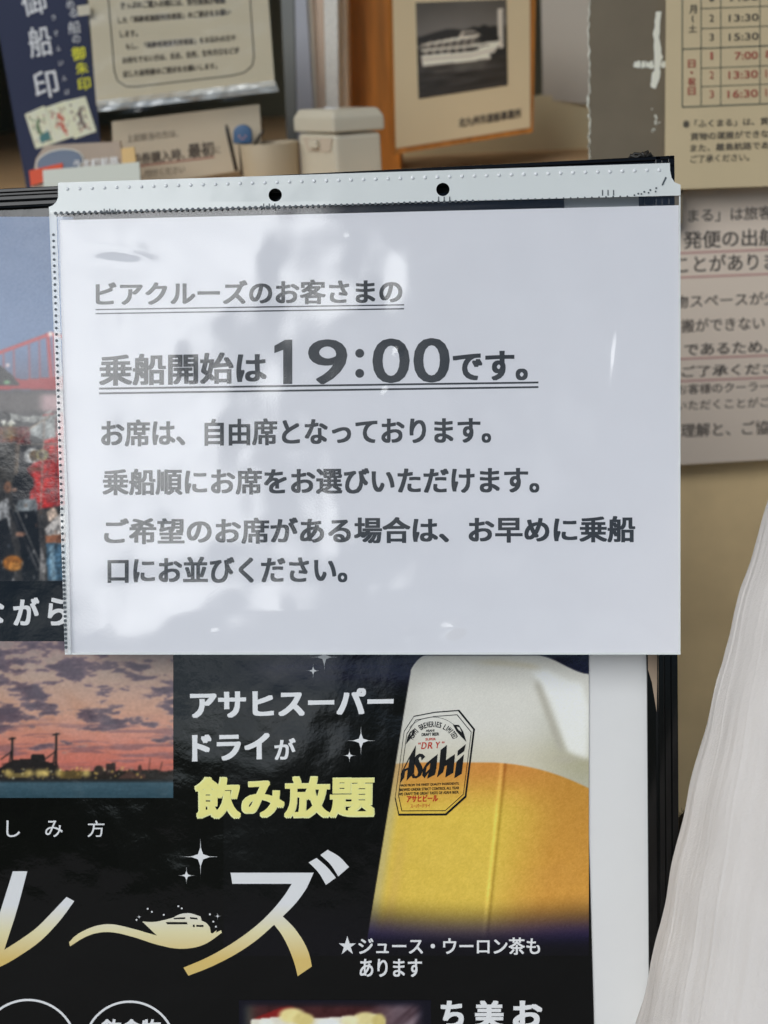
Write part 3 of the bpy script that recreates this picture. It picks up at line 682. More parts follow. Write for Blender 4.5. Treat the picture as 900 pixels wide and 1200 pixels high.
rail((790.5, 183), BR_, ((-1, 0), (-1, 0)), [(0, 7.5, 0.0065), (7.8, 15.5, 0.0058), (15.8, 22.5, 0.0065), (22.8, 36, 0.0012)]).build('side_rail', M_frame, sb)
rail(BL_, BR_, ((0, -1), (0, -1)), [(0, 22, 0.006)]).build('bottom_rail', M_frame, sb)
rail(TL, BL_, ((1, 0), (1, 0)), [(0, 22, 0.006)]).build('side_rail', M_frame, sb)
MB().add(*slab(BOARD, [(-320, 250), (775, 205), (785, 1690), (-320, 1700)], -0.004, 0.008)).build('back_panel', mat('panel_dark', rgb=(0.012, 0.012, 0.012), rough=0.5), sb)
bs = sheet('backing_sheet', BOARD, [(600, 215), (748, 208), (757, 768), (759, 850), (763.5, 1024), (762.5, 1026), (764.5, 1030), (767, 1150), (775, 1680), (600, 1690)], -0.0012, 0.0008, M_backing)
tag(bs, 'plain white backing sheet showing as a strip right of the beer poster', 'sheet')
cw = sheet('paper_scrap', BOARD, [(758.5, 700), (770, 700), (770, 800), (769.5, 834), (764, 800), (759.5, 785)], 0.0016, 0.0003, bgm('scrap_tan', (140, 126, 108), k=0.72, rough=0.7))
tag(cw, 'pointed tan paper scrap caught inside the black side rail', 'paper')
# twisted black wire tie on the top rail
tm = MB()
w0 = np.array(BOARD(750, 183, 0.0)); 
for k, pts in enumerate(([(737, 186), (744, 180), (752, 181), (760, 177.5)], [(738, 182), (748, 185), (755, 180), (765, 184)], [(741, 188), (750, 182), (757, 184), (763, 180)], [(752, 178.5), (756, 183), (752, 187)])):
    tm.add(*tube_vf([BOARD(x, y, 0.001 + 0.0015 * k) for x, y in pts], 0.0008, 8))
tag(tm.build('wire_tie', mat('tie_black', rgb=(0.02, 0.018, 0.015), rough=0.5), None, True), 'twisted black wire tie on top of the frame near its right corner', 'wire tie')

# ------------------------------------------------------------------ the beer cruise poster
po = thing('poster', 'glossy black beer cruise poster with sunset picture and beer glass in the frame', 'poster', BOARD(300, 1650))
PO = -0.0006
sheet('printed_sheet', BOARD, [(-320, 253), (660, 222), (681, 560), (684.5, 768), (690.5, 1000), (696, 1200), (706, 1680), (-320, 1690)], PO, 0.0004, MP['black'], po)
o1, o2, o3 = PO + 0.00012, PO + 0.00024, PO + 0.00032
# sunset harbour
r = Ras(-60, 751.5, 203, 935, 1.1); X, Y = r.x, r.y
v = (Y - 752) / 183
stops = [(0, (132, 116, 112)), (0.2, (166, 142, 126)), (0.45, (186, 140, 116)), (0.62, (190, 124, 104)), (0.78, (188, 106, 90)), (0.9, (150, 86, 76)), (1, (134, 80, 72))]
for k in range(3): r.im[..., k] = np.interp(v, [s[0] for s in stops], [s[1][k] for s in stops])
warpx = 14 * (fbm(X * 0.03, Y * 0.06, 50) - 0.5)
n1 = fbm((X + warpx) * 0.024 + 5.1, Y * 0.075 + 0.4, 21, 5); n2 = fbm(X * 0.08, Y * 0.22, 33, 5)
den = n1 * 0.72 + n2 * 0.28 + 0.07 * np.exp(-((v - 0.12) / 0.14) ** 2) + 0.045 * np.exp(-((v - 0.48) / 0.10) ** 2) - 0.25 * sstep(0.60, 0.8, v) - 0.03
cl = sstep(0.485, 0.565, den)
r.put(cl * 0.92, (98, 82, 90)); r.put(sstep(0.56, 0.66, den) * 0.7, (76, 66, 76)); r.put(np.clip(cl * (1 - cl) * 4, 0, 1) * 0.28, (222, 176, 146))
thin_ = sstep(0.54, 0.64, fbm(X * 0.02 + 2, Y * 0.26, 77, 3)) * sstep(0.42, 0.6, v) * (1 - sstep(0.74, 0.86, v)); r.put(thin_ * 0.6, (112, 84, 90))
base = 912 + 1.5 * np.sin(X * 0.2)
r.put(sstep(-0.5, 0.5, Y - (906 - 7 * fbm(X * 0.11, X * 0, 8) + 0.0 * X)), (38, 33, 30))
for q in ([(-20, 915), (-18, 878), (28, 878), (30, 886), (52, 886), (54, 904), (66, 905), (66, 915)],): pass
dk = (34, 30, 30)
r.poly([(-60, 902), (0, 900), (8, 895), (15, 891), (30, 889), (36, 889), (37, 884), (52, 884), (53, 892), (62, 895), (70, 903), (74, 915), (-60, 915)], dk)
for (x, yt) in ((15, 865), (66.5, 860)):
    r.line((x - 1, 905), (x - 0.5, yt), 2.4, dk); r.line((x - 5.5, 905), (x - 2, 880), 1.5, dk); r.line((x - 4, yt + 1), (x + 2.5, yt), 2, dk); r.line((x - 2, 881), (x - 14, 890), 1.2, dk); r.line((x - 1, 893), (x + 4, 905), 1.5, dk); r.line((x - 12, 896), (x, 893), 1.3, dk)
r.poly([(124, 908), (124, 895), (135, 894), (135, 908)], (52, 40, 38)); r.line((174, 905), (176, 889), 1, (80, 50, 45)); r.line((187, 905), (190, 893), 1.2, (80, 50, 45)); r.disc(164, 901, 2.2, 5, (70, 46, 42)); 
r.disc(116, 903, 6, 6, (50, 42, 38)); r.poly([(138, 912), (147, 906), (152, 901), (158, 907), (170, 907), (170, 912)], (70, 50, 44))
for k in range(70):
    x = RNG.uniform(-30, 180); y = RNG.uniform(899, 913)
    w = RNG.uniform(0.6, 1.6); r.disc(x, y, w, w, (214, 178, 92) if RNG.random() < 0.7 else (225, 215, 170), RNG.uniform(0.25, 0.9), 0.8)
for x in (53, 46, 101, 70, 34, 10): r.disc(x, 906, 4.5, 4, (226, 196, 110), 0.75, 0.9)
r.poly([(10, 906), (33, 905), (33, 911), (10, 912)], (150, 128, 70), 0.6); r.poly([(70, 904), (96, 902), (96, 912), (70, 912)], (130, 104, 48), 0.5)
r.put(sstep(912.5, 914.5, Y), (36, 40, 42))
r.put(sstep(915.5, 917.5, Y), (58, 82, 92)); r.im += (sstep(916, 918, Y) * 16 * (fbm(X * 0.05, Y * 0.7, 41) - 0.5))[..., None] - (sstep(918, 936, Y) * 12)[..., None]
r.im *= 1 + 0.16 * (fbm(X * 0.3, Y * 0.5, 61, 3) - 0.5)[..., None]; r.im += 3 * RNG.normal(size=r.im.shape[:2])[..., None]; r.blur(1)
r.build('harbour_picture', BOARD, o1, MP['print'], po)
# bridge and festival crowd
r = Ras(-60, 254, 86, 681, 1.1); X, Y = r.x, r.y
r.im[:] = (84, 106, 138); r.im += (sstep(254, 440, Y) * 14)[..., None] + 6 * (fbm(X * 0.03, Y * 0.03, 3) - 0.5)[..., None]
r.put(sstep(395, 470, Y) * 0.6, (70, 50, 60))
rd_ = (176, 58, 62)
r.line((-60, 428), (0, 413), 4, rd_); r.line((0, 413), (60, 391), 4, rd_); r.line((60, 391), (86, 398), 4, rd_)
for x, t in ((-30, 421), (-12, 416), (4, 412), (16, 408), (34, 402), (46, 397)): r.line((x, t), (x + 1, 448), 2, (150, 70, 76), 0.8)
r.line((56, 392), (61, 455), 4.5, rd_, 0.9); r.line((63, 392), (66, 455), 3, (190, 90, 92), 0.9)
r.poly([(-60, 440), (0, 438), (25, 445), (86, 440), (86, 458), (20, 456), (-60, 462)], (150, 38, 44)); r.disc(59, 391.5, 2.6, 2.6, (250, 236, 220), 1, 0.6)
r.poly([(-60, 430), (0, 428), (14, 440), (24, 452), (-60, 452)], (26, 24, 26)); r.disc(8, 448, 4, 2.6, (120, 170, 120), 0.9, 0.7); r.disc(9, 428, 2.2, 2.2, (230, 200, 190), 0.9, 0.6)
r.put(sstep(456, 464, Y + 4 * fbm(X * 0.1, X * 0, 2)), (44, 42, 42))
r.put(sstep(456, 464, Y) * (1 - sstep(478, 490, Y)), (78, 72, 70)); r.put(sstep(40, 56, X) * sstep(458, 466, Y) * (1 - sstep(478, 486, Y)), (170, 140, 140))
r.poly([(10, 484), (30, 488), (50, 486), (60, 480), (60, 484), (40, 496), (14, 492)], (168, 168, 160), 0.8)
for k in range(16): r.disc(RNG.uniform(-8, 18), RNG.uniform(493, 501), 1.8, 1.8, (240, 236, 222), 0.9, 0.5)
r.poly([(-60, 500), (34, 500), (36, 522), (-60, 520)], (104, 26, 24), 0.8); r.disc(10, 508, 9, 8, (130, 132, 30), 0.55, 0.9)
r.poly([(-60, 520), (20, 518), (20, 570), (-60, 570)], (52, 48, 42))
r.poly([(50, 486), (86, 482), (86, 600), (37, 600), (32, 548), (37, 545), (52, 520)], (178, 36, 32)); r.poly([(52, 487), (70, 484), (68, 512), (50, 516), (36, 510), (34, 505)], (150, 152, 148))
r.poly([(34, 547), (50, 548), (50, 552), (34, 551)], (120, 60, 40)); r.disc(38, 534, 10, 9, (206, 204, 198)); r.disc(41, 534, 6.5, 6.5, (92, 74, 52)); r.disc(50, 533, 7.5, 7, (150, 140, 96)); r.disc(48, 533, 3.5, 4, (70, 58, 42))
r.line((20, 521), (86, 520), 2, (110, 96, 84)); r.line((19, 521), (17, 556), 1.8, (96, 80, 66)); r.line((22, 522), (20, 556), 1.6, (140, 120, 96)); r.line((52, 492), (47, 612), 1.8, (150, 132, 118)); r.line((22, 518), (30, 505), 1.5, (150, 130, 110)); r.line((30, 505), (58, 488), 1.5, (150, 130, 110))
r.line((48, 560), (66, 556), 1.5, (80, 20, 20)); r.line((66, 490), (66, 600), 1.4, (90, 20, 20)); r.line((50, 577), (66, 574), 1.5, (90, 20, 20))
r.poly([(-60, 566), (0, 560), (14, 575), (18, 600), (50, 596), (86, 590), (86, 681), (-60, 681)], (58, 54, 50))
for q, c_ in ((([-4, 590], [10, 583], [16, 681], [-4, 681]), (150, 148, 146)), (([-4, 612], [8, 606], [20, 660], [14, 681], [-10, 681]), (28, 27, 27)), (([52, 620], [72, 600], [86, 604], [86, 625], [56, 630]), (198, 190, 182)), (([53, 628], [86, 624], [86, 640], [54, 638]), (150, 96, 66)),
              (([54, 636], [86, 636], [86, 681], [56, 681]), (66, 96, 116)), (([34, 634], [46, 630], [54, 662], [52, 681], [44, 681]), (120, 116, 112)), (([57, 640], [63, 638], [66, 681], [60, 681]), (130, 160, 176))): r.poly(q, c_)
r.poly([(54, 600), (64, 594), (68, 604), (58, 612)], (205, 180, 160))
r.poly([(18, 596), (21, 586), (42, 584), (45, 594), (42, 601), (17, 601)], (122, 126, 126)); r.poly([(16, 600), (43, 598), (47, 640), (46, 681), (27, 681), (24, 640)], (18, 18, 19))
r.disc(27.5, 566, 12.2, 13, (14, 14, 15)); r.poly([(22, 574), (35, 574), (34, 584), (23, 584)], (28, 24, 22))
r.line((10, 590), (44, 668), 2.2, (92, 90, 88)); r.line((16, 590), (52, 672), 1.3, (150, 146, 140)); r.line((12, 598), (32, 640), 3, (40, 38, 38)); r.disc(24, 626, 6, 2.8, (150, 110, 88)); r.disc(17, 574, 3, 2.4, (196, 150, 124)); r.disc(9, 571, 4.5, 7, (130, 90, 66)); r.disc(15, 660, 12, 9, (150, 92, 34)); r.disc(17, 664, 8, 5, (190, 130, 60), 0.7)
for k in range(60): r.disc(RNG.uniform(-40, 80), RNG.uniform(585, 678), RNG.uniform(0.6, 1.8), RNG.uniform(0.8, 3), RNG.choice([(200, 196, 190), (30, 28, 27), (120, 84, 60), (90, 96, 104)]), 0.5)
low_ = sstep(470, 490, Y)[..., None]; tx = (fbm(X * 0.16, Y * 0.12, 90, 4) - 0.5)[..., None]; tx2 = (fbm(X * 0.45, Y * 0.4, 95, 3) - 0.5)[..., None]
r.blur(1); r.im *= 1 + low_ * (0.75 * tx + 0.7 * tx2) - 0.1 * low_; r.im = np.clip(r.im + 4 * RNG.normal(size=r.im.shape[:2])[..., None], 2, 255); r.blur(1)
r.build('festival_picture', BOARD, o1, MP['print'], po)
# beer glass
r = Ras(262, 700, 690, 1120, 1.1); X, Y = r.x, r.y
r.im[:] = (5, 5, 6)
nav = sstep(262, 330, X) * (1 - sstep(778, 812, Y - 0.05 * (X - 300))); r.put(nav * (0.75 + 0.5 * (fbm(X * 0.01, Y * 0.16, 5) - 0.5)), (20, 16, 46))
r.put(sstep(640, 680, X) * (1 - sstep(780, 800, Y)), (16, 18, 44))
lx = 480 - (Y - 795) * (478 - 430) / (1090 - 795)                    # left wall of the glass
tp = 768 + 24 * np.clip((500 - X) / 22, 0, 1) ** 2 + 22 * sstep(628, 692, X)
glass = sstep(-0.8, 0.8, X - lx) * sstep(-0.8, 0.8, Y - tp)
foam_e = 893.5 + 0.0021 * np.clip(X - 570, 0, 200) ** 2 + 2 * np.clip((480 - X) / 20, 0, 1)
fo = np.zeros(r.im.shape); fo[:] = (206, 203, 192)
fo -= (34 * sstep(600, 690, X) * sstep(790, 880, Y))[..., None] * np.array([1.0, 0.95, 1.15]) + (12 * (1 - sstep(0, 26, X - lx)))[..., None]
fo += (5 * (fbm(X * 0.06, Y * 0.06, 9) - 0.5))[..., None] - (16 * np.exp(-((Y - 893) / 26) ** 2))[..., None] * np.array([0.5, 0.7, 1.3])
t = np.clip((Y - foam_e) / 190, 0, 1); s_ = np.clip((X - lx) / 230, 0, 1)
top = np.array([196, 132, 62]); mid = np.array([212, 180, 74]); rgt = np.array([203, 146, 62])
be = top * (1 - sstep(0.0, 0.34, t))[..., None] + mid * sstep(0.0, 0.34, t)[..., None]
wr = sstep(0.55, 0.95, s_ + 0.05 * t)[..., None]; be = be * (1 - wr) + (rgt * (0.9 + 0.1 * t)[..., None]) * wr
be += (10 * (fbm(X * 0.12, Y * 0.10, 15) - 0.5))[..., None] * np.array([1, 1, 0.6])
be += (13 * (fbm(X * 0.42, Y * 0.5, 25, 2) - 0.5))[..., None]
gw = (1 - sstep(2, 16, X - lx))[..., None]; be = be * (1 - 0.55 * gw) + np.array([172, 166, 132]) * 0.55 * gw
gw = (np.exp(-((X - lx - 22) / 7.0) ** 2) * sstep(0.3, 0.6, t) * 0.25)[..., None]; be = be * (1 - gw) + np.array([190, 150, 90]) * gw
xr = 590 - (Y - 893) * 20 / 192
be += (-34 * np.exp(-((X - xr - 2.5) / 2.0) ** 2) + 26 * np.exp(-((X - xr + 2.0) / 2.6) ** 2))[..., None] * np.array([1, 0.95, 0.6])
m = sstep(-1.2, 1.2, Y - foam_e)[..., None]; art = fo * (1 - m) + be * m
r.im = r.im * (1 - glass[..., None]) + art * glass[..., None]
# foam running down on the right
r.disc(655, 838, 17, 44, (196, 196, 190), 0.0)
drip = [(622, 786), (640, 784), (664, 796), (682, 800), (690, 830), (690, 890), (676, 886), (664, 880), (654, 850), (644, 820), (630, 798)]
d1 = Ras(262, 700, 690, 1120, 1.1); d1.poly(drip, (255, 255, 255)); d1.blur(14); dm = d1.im[..., 0] / 255
r.put(dm * 0.9, (226, 226, 219)); r.put(np.exp(-((X - (628 + (Y - 796) * 0.36)) / 5) ** 2) * sstep(792, 806, Y) * (1 - sstep(872, 890, Y)) * 0.8, (168, 163, 148))
r.put(np.exp(-((X - 662) / 16) ** 2 - ((Y - 890) / 5) ** 2) * 0.6, (172, 166, 150)); r.put(np.exp(-((Y - (776 + 0.0012 * (X - 560) ** 2)) / 4) ** 2) * sstep(540, 580, X) * (1 - sstep(620, 640, X)) * 0.45, (196, 184, 150))
fade = sstep(1046, 1108, Y + 4 * np.sin(X * 0.02)); fc = np.zeros(r.im.shape); fc[:] = (8, 7, 12); fm = np.exp(-((Y - 1088) / 16) ** 2)[..., None] * np.array([16, 12, 46]); fc += fm * glass[..., None]
r.im = r.im * (1 - fade[..., None]) + fc * fade[..., None]
r.im += 2.5 * RNG.normal(size=r.im.shape[:2])[..., None]
beer = r.build('beer_picture', BOARD, o1, MP['print'], po)
# emblem on the glass
ik = Ink(BOARD, o2)
OC = [(485, 838.8), (510, 834), (538.3, 831.8), (556.6, 854.3), (546.5, 934.4), (523, 955.7), (467, 956), (462.6, 936), (473.4, 856.7)]
ctr = np.array([509, 894.0]); ins = lambda k, dx=0, dy=0: [tuple(ctr + (np.array(p) - ctr) * k + (dx, dy)) for p in OC]
ik.poly(OC, ins(0.968, -0.7, -0.5)); ik.poly(ins(0.915), ins(0.900))
EP = lambda *q: [(462 + x / 9.574, 866 + y / 9.574) for x, y in q]
ik.poly(EP((70, 490), (72, 390), (150, 235), (243, 70), (222, 380), (138, 468), (150, 345), (122, 362), (112, 432)), EP((112, 338), (172, 218), (158, 318)))
ik.poly(EP((348, 198), (318, 168), (280, 163), (243, 188), (222, 232), (228, 282), (255, 330), (268, 378), (255, 412), (232, 415), (222, 385), (192, 412), (206, 440), (250, 442), (296, 412), (322, 352), (312, 305), (282, 255), (272, 222), (286, 198), (300, 206), (305, 242)))
ik.poly(EP((487, 170), (472, 330), (455, 402), (368, 446), (386, 375), (338, 440), (312, 408), (322, 335), (362, 270), (420, 222)), EP((352, 378), (362, 318), (405, 268), (396, 335)))
ik.poly(EP((592, 65), (580, 238), (682, 168), (662, 380), (572, 432), (590, 296), (566, 304), (548, 372), (478, 432), (503, 320), (520, 122)))
ik.poly(EP((782, 172), (757, 390), (673, 442), (698, 256))); ik.poly(EP((803, 58), (785, 137), (706, 192), (713, 130)))
EQ = lambda *q: [(462 + x / 9, 826 + y / 9) for x, y in q]
ik.poly(EQ((618, 208), (682, 212), (728, 282), (762, 392), (705, 335), (655, 278)), EQ((655, 228), (690, 240), (712, 290), (676, 262)))
ik.poly(EQ((218, 248), (166, 285), (140, 340), (124, 415), (168, 362), (205, 310)), EQ((190, 275), (172, 300), (160, 335), (184, 312)))
arc_c, arc_r = np.array([507.5, 873.0]), 24.5
word = 'ASAHI BREWERIES LIMITED'
for k, ch in enumerate(word):
    if ch == ' ': continue
    an = math.radians(-160 + 138 * k / (len(word) - 1)); ra = np.array([math.cos(an), math.sin(an)]); ta = np.array([-ra[1], ra[0]])
    p = arc_c + ra * (arc_r - 3.6) * np.array([1.16, 1]); hw = 0.45 if ch == 'I' else 1.35; ik.text(ch, *[tuple(p + ra * hh + ta * ww) for hh, ww in ((6.8, -hw), (6.8, hw), (0, hw), (0, -hw))], 0.02)
arc = [tuple(arc_c + 32.6 * np.array([math.cos(t) * 1.08, math.sin(t)])) for t in np.radians(np.linspace(-142, -46, 24))]
for p, q in zip(arc[:-1], arc[1:]): ik.line(p, q, 0.5)
for q, x0, x1, t, bt in (('ASAHI', 499, 509, 855, 857.8), ('DRAFT BEER', 494, 514.5, 859, 862.8)): ik.line_text(q, x0, x1, t, bt, -0.04, 0.04)
for q, x0, x1, t in (('MADE FROM THE FINEST QUALITY INGREDIENTS,', 468.5, 538, 916), ('BREWED UNDER STRICT CONTROL ALL YEAR', 467.5, 538, 921), ('WE CRAFT THE GREAT TASTE OF ASAHI BEER.', 466.8, 538, 926)): ik.line_text(q, x0, x1, t + 3, t + 6.4, -0.035, 0.03)
em = ik.build('emblem', MP['ink'], beer)
ik = Ink(BOARD, o2); ik.line_text('“', 490.5, 493.2, 870, 872.5, 0, 0.02, -0.4); ik.line_text('D', 494.8, 500.5, 869.8, 878, -0.03, 0.02, -1.4); ik.line_text('R', 502.2, 508.2, 869.6, 877.6, -0.03, 0.02, -1.4); ik.line_text('Y', 510.6, 516, 869.2, 877, -0.03, 0.02, -1.2); ik.line_text('”', 518, 521, 868.8, 871.4, 0, 0.02, -0.4); ik.line_text('SUPER', 498.5, 510.5, 865, 868, -0.04, 0.03)
ik.build('red_print', MP['red'], em); ik = Ink(BOARD, o2)
ik.line_text('アサヒビール', 476.8, 513.5, 932, 940.5, -0.03, 0.05, -0.6); ik.line_text('スーパードライ', 481, 504, 942.4, 947, -0.03, 0.02)
ik.build('red_print', MP['red'], em)
# food picture at the bottom
r = Ras(280, 1172, 505, 1290, 1.2); X, Y = r.x, r.y
r.im[:] = (60, 26, 26); r.im += 40 * (fbm(X * 0.06, Y * 0.14, 6) - 0.5)[..., None] * np.array([1, 0.8, 0.8])
r.put(sstep(420, 470, X), (96, 78, 84)); r.im += (sstep(420, 470, X) * 90 * (fbm(X * 0.10 + Y * 0.12, Y * 0.02, 16) - 0.5))[..., None]
r.poly([(296, 1194), (330, 1180), (342, 1178), (350, 1185), (300, 1212), (290, 1212)], (120, 24, 22)); r.put((1 - sstep(284, 306, X)) * 0.9, (70, 78, 66))
r.poly([(294, 1195), (330, 1191), (380, 1193), (440, 1188), (452, 1195), (452, 1290), (294, 1290)], (214, 208, 190))
for x, y, rx, ry, c_ in ((342, 1190, 15, 9, (222, 206, 140)), (356, 1195, 12, 8, (206, 188, 120)), (428, 1194, 14, 8, (214, 200, 140)), (410, 1196, 10, 6, (224, 214, 170)), (312, 1200, 9, 6, (226, 222, 208)), (444, 1197, 8, 9, (196, 178, 110)), (385, 1199, 12, 6, (232, 228, 214))): r.disc(x, y, rx, ry, c_, 1, 0.3)
r.im += 18 * (fbm(X * 0.2, Y * 0.2, 44) - 0.5)[..., None]
ed = sstep(280, 296, X) * (1 - sstep(482, 500, X)) * sstep(1172, 1184, Y); r.im = r.im * ed[..., None] + np.array([10, 9, 22]) * (1 - ed[..., None]); r.blur(1)
r.build('food_picture', BOARD, o1, MP['print'], po)
# lettering
def lettering(name, m, o, *calls):
    k_ = Ink(BOARD, o)
    for fn, args in calls: getattr(k_, fn)(*args)
    return k_.build(name, m, po)
lettering('slogan_lettering', MP['white'], o2, ('text', ('アサヒスーパー', (222.5, 809.5), (461.5, 805), (461, 838.5), (223, 842.5), 0.045)))
lettering('slogan_lettering', MP['white'], o2, ('text', ('ドライ', (225, 860), (316, 858), (316, 890.5), (225, 893), 0.045)), ('text', ('が', (321.5, 865.5), (346.5, 864.5), (346.5, 890), (321.5, 891), 0.03)))
lettering('tagline_lettering', MP['white'], o2, *[('line_text', (q, x0, x1, 961.5, 981, -0.005, 0.005)) for q, x0, x1 in (('し', 7.5, 23.5), ('み', 53, 73.5), ('方', 102.5, 122.5))])
lettering('caption_lettering', MP['white'], o2, *[('line_text', (q, x0, x1, 700, 733.5, -0.01, 0.035)) for q, x0, x1 in (('な', -26, 5), ('が', 15.5, 46), ('ら', 56, 78))])
lettering('drinks_lettering', MP['white'], o2, ('line_text', ('★', 397, 417, 1097, 1118, 0.0)), ('line_text', ('ジュース・ウーロン茶も', 420, 633, 1098.5, 1119, 0.0, 0.022)))
lettering('drinks_lettering', MP['white'], o2, ('line_text', ('あります', 421.5, 494.5, 1123.5, 1145, 0, 0.024)))
lettering('menu_lettering', MP['white'], o2, *[('line_text', (q, x0, x1, 1172, 1205, 0.0, 0.045)) for q, x0, x1 in (('ち', 516.5, 543.5), ('美', 556, 590.5), ('お', 601, 635.5))])
lettering('badge_lettering', MP['white'], o2, ('line_text', ('飲食物', 119, 188.5, 1194, 1216, 0.0, 0.03)))
for cx_, cy_, rr in ((33, 1228.5, 58), (152, 1227, 54.5)):
    ci = lambda R: [(cx_ + R * math.cos(t), cy_ + R * math.sin(t)) for t in np.linspace(0, 2 * math.pi, 72)[:-1]]
    lettering('badge_ring', MP['white'], o2, ('poly', (ci(rr), ci(rr - 2.6))))
ik = Ink(BOARD, o2 - 0.00003); ik.text('飲み放題', (227.5, 909.5), (440, 907.5), (439.3, 959.5), (228, 961.5), 0.045); ik.build('lettering_outline', MP['edge'], po)
ik = Ink(BOARD, o3); ik.text('飲み放題', (229.5, 911), (438.5, 909), (438, 957.5), (229.5, 959.5), 0.034); ik.build('yellow_lettering', MP['yellow'], po)
ik = Ink(BOARD, o2)
ik.poly(smooth([(15, 1021), (32, 1021), (20, 1066), (5, 1113), (24, 1101), (43, 1087), (61, 1069), (78, 1051), (87, 1056), (70, 1079), (47, 1103), (20, 1122), (0, 1133), (-16, 1139), (-9, 1100)], {0, 1, 3, 7, 8, 13}))
ik.poly(smooth([(-30, 1021), (-4, 1022), (-8, 1046), (-22, 1084), (-55, 1130), (-64, 1122), (-40, 1080)], {0, 1, 4, 5}))
ik.poly(smooth([(270.2, 1022.7), (367.6, 1022.7), (358.5, 1042), (346, 1059), (331.4, 1074), (344.4, 1087), (355.5, 1103), (362.3, 1118), (365.5, 1132.5), (348.8, 1144), (345.4, 1130), (338.7, 1112), (330.5, 1096), (321.3, 1083.6), (299, 1103), (273, 1120), (246, 1133.5), (220.8, 1143.4), (215, 1134), (243.3, 1121.8), (272.2, 1105.3), (297, 1087.5), (316, 1070), (332, 1051), (342, 1035.7), (272.2, 1035.7)], {0, 1, 4, 8, 9, 13, 17, 18, 24, 25}))
ik.poly(smooth([(361.8, 1010.6), (371, 1005.4), (383.4, 1016.2), (393.6, 1028.5), (382, 1037), (373.3, 1022.6)], {0, 1, 3, 4})); ik.poly(smooth([(375.4, 1001.9), (384, 995.8), (397.9, 1004.2), (409, 1016), (396.4, 1027), (387.2, 1013)], {0, 1, 3, 4}))
ship_w = [[(194, 1080.5), (219, 1080.5), (220, 1083.2), (196, 1083.2)], [(203, 1075.7), (217, 1074.8), (217, 1077), (204, 1077.3)], [(222.5, 1074.7), (231, 1075.5), (232, 1077.5), (223, 1077)], [(226, 1083.5), (228.3, 1083.5), (228.3, 1086.5), (226, 1086.5)], [(230, 1083.8), (238.5, 1084), (238.5, 1086.2), (230, 1086.2)]]
ik.poly(smooth([(81, 1104), (88, 1097), (97.5, 1091), (114, 1084.6), (133, 1083.3), (156.7, 1088.6), (172, 1093), (184, 1096.4), (166.7, 1080), (180, 1080.4), (193, 1078), (203, 1075.2), (207, 1073), (213, 1070.8), (223, 1070.3), (235, 1074), (236.5, 1079), (242, 1081.7), (246, 1086.7), (247, 1093), (249, 1094), (254, 1090), (253, 1093), (259, 1090), (260, 1093), (243, 1105), (226.7, 1110.6), (206.7, 1111.6), (183, 1106.7), (156.7, 1098.2), (135, 1093), (117, 1092.8), (100, 1098), (82, 1109)], {0, 7, 8, 15, 16, 18, 19, 20, 21, 22, 23, 24, 33}, 5), *ship_w)
ik.build('gold_lettering', MP['gold'], po)
for x, y, rv in ((235, 1004, 26), (218.5, 1026, 13), (423, 868, 21), (409.5, 885.5, 10.5), (380, 770, 20), (367, 786, 11), (163, 1074.5, 4), (255, 1073.5, 5)):
    pts = []
    for k in range(4):
        for j in range(7):
            t = j / 6; an = k * math.pi / 2; p = np.array([math.cos(an), math.sin(an)]); q = np.array([math.cos(an + math.pi / 2), math.sin(an + math.pi / 2)])
            w = abs(math.cos(t * math.pi / 2)) ** 6.2, abs(math.sin(t * math.pi / 2)) ** 6.2
            if j < 6: pts.append((x + rv * (p[0] * w[0] + q[0] * w[1]) * 1.0, y + rv * (p[1] * w[0] + q[1] * w[1])))
    ik = Ink(BOARD, o3); ik.poly(pts); ik.build('sparkle', MP['white'], po)
ik = Ink(BOARD, o3)
for x, y in ((173, 1065), (178, 1068.5), (192, 1072), (209, 1062), (213, 1064.5), (246, 1071.5), (253, 1086), (160, 1078), (250, 1080)): ik.poly([(x + 1.1 * math.cos(t), y + 1.1 * math.sin(t)) for t in np.linspace(0, 6.283, 9)[:-1]])
ik.build('stardust', MP['white'], po)

# ------------------------------------------------------------------ notice paper in its punched pocket
NO = 0.0088                                               # paper lies this far in front of the poster plane
LEAN = 0.012                                              # the loose foot of the pocket stands off further
class Pocket:
    n = NB
    def __call__(s, px, py, o=0.0): return BOARD(px, py, NO + o + LEAN * max(0, (py - 240) / 527))
    def many(s, px, py, o=0.0): return BOARD.many(px, py, NO + o + LEAN * np.maximum(0, (np.asarray(py) - 240) / 527))
PK = Pocket()
def sheet_grid(name, q, o, nx, ny, m, parent, t=0.0, disp=None):
    q = [np.array(p, float) for p in q]; v, f = [], []
    for j in range(ny + 1):
        for i in range(nx + 1):
            u, w = i / nx, j / ny; p = (q[0] * (1 - u) + q[1] * u) * (1 - w) + (q[3] * (1 - u) + q[2] * u) * w
            v.append(PK(p[0], p[1], o + (disp(p[0], p[1], u, w) if disp else 0)))
    for j in range(ny):
        for i in range(nx): k = j * (nx + 1) + i; f.append([k + nx + 1, k + nx + 2, k + 1, k])
    return mesh(name, v, f, m, parent, True)
npap = thing('notice_paper', 'white printed boarding notice inside the clear punched pocket', 'notice', PK(440, 765))
sheet_grid('sheet', [(70, 258), (795.5, 240.5), (796, 766), (79.5, 765.5)], 0, 40, 30, M_paper, npap)
ik = Ink(PK, 0.00008)
ik.text('ビアクルーズのお客さまの', (112, 330), (471.5, 326), (471.5, 356), (112, 359), 0.034)
ik.text('乗船開始は', (116, 415), (312.5, 411.5), (312.5, 449.5), (116, 453), 0.033)
ik.poly([(342.5, 398), (342.5, 450), (331.8, 450.2), (331.8, 410), (321.5, 413.8), (321.5, 405.2), (334, 398.2)]); ik.text('9', (361, 397.5), (407, 397), (407, 450.5), (361, 451), 0.014)
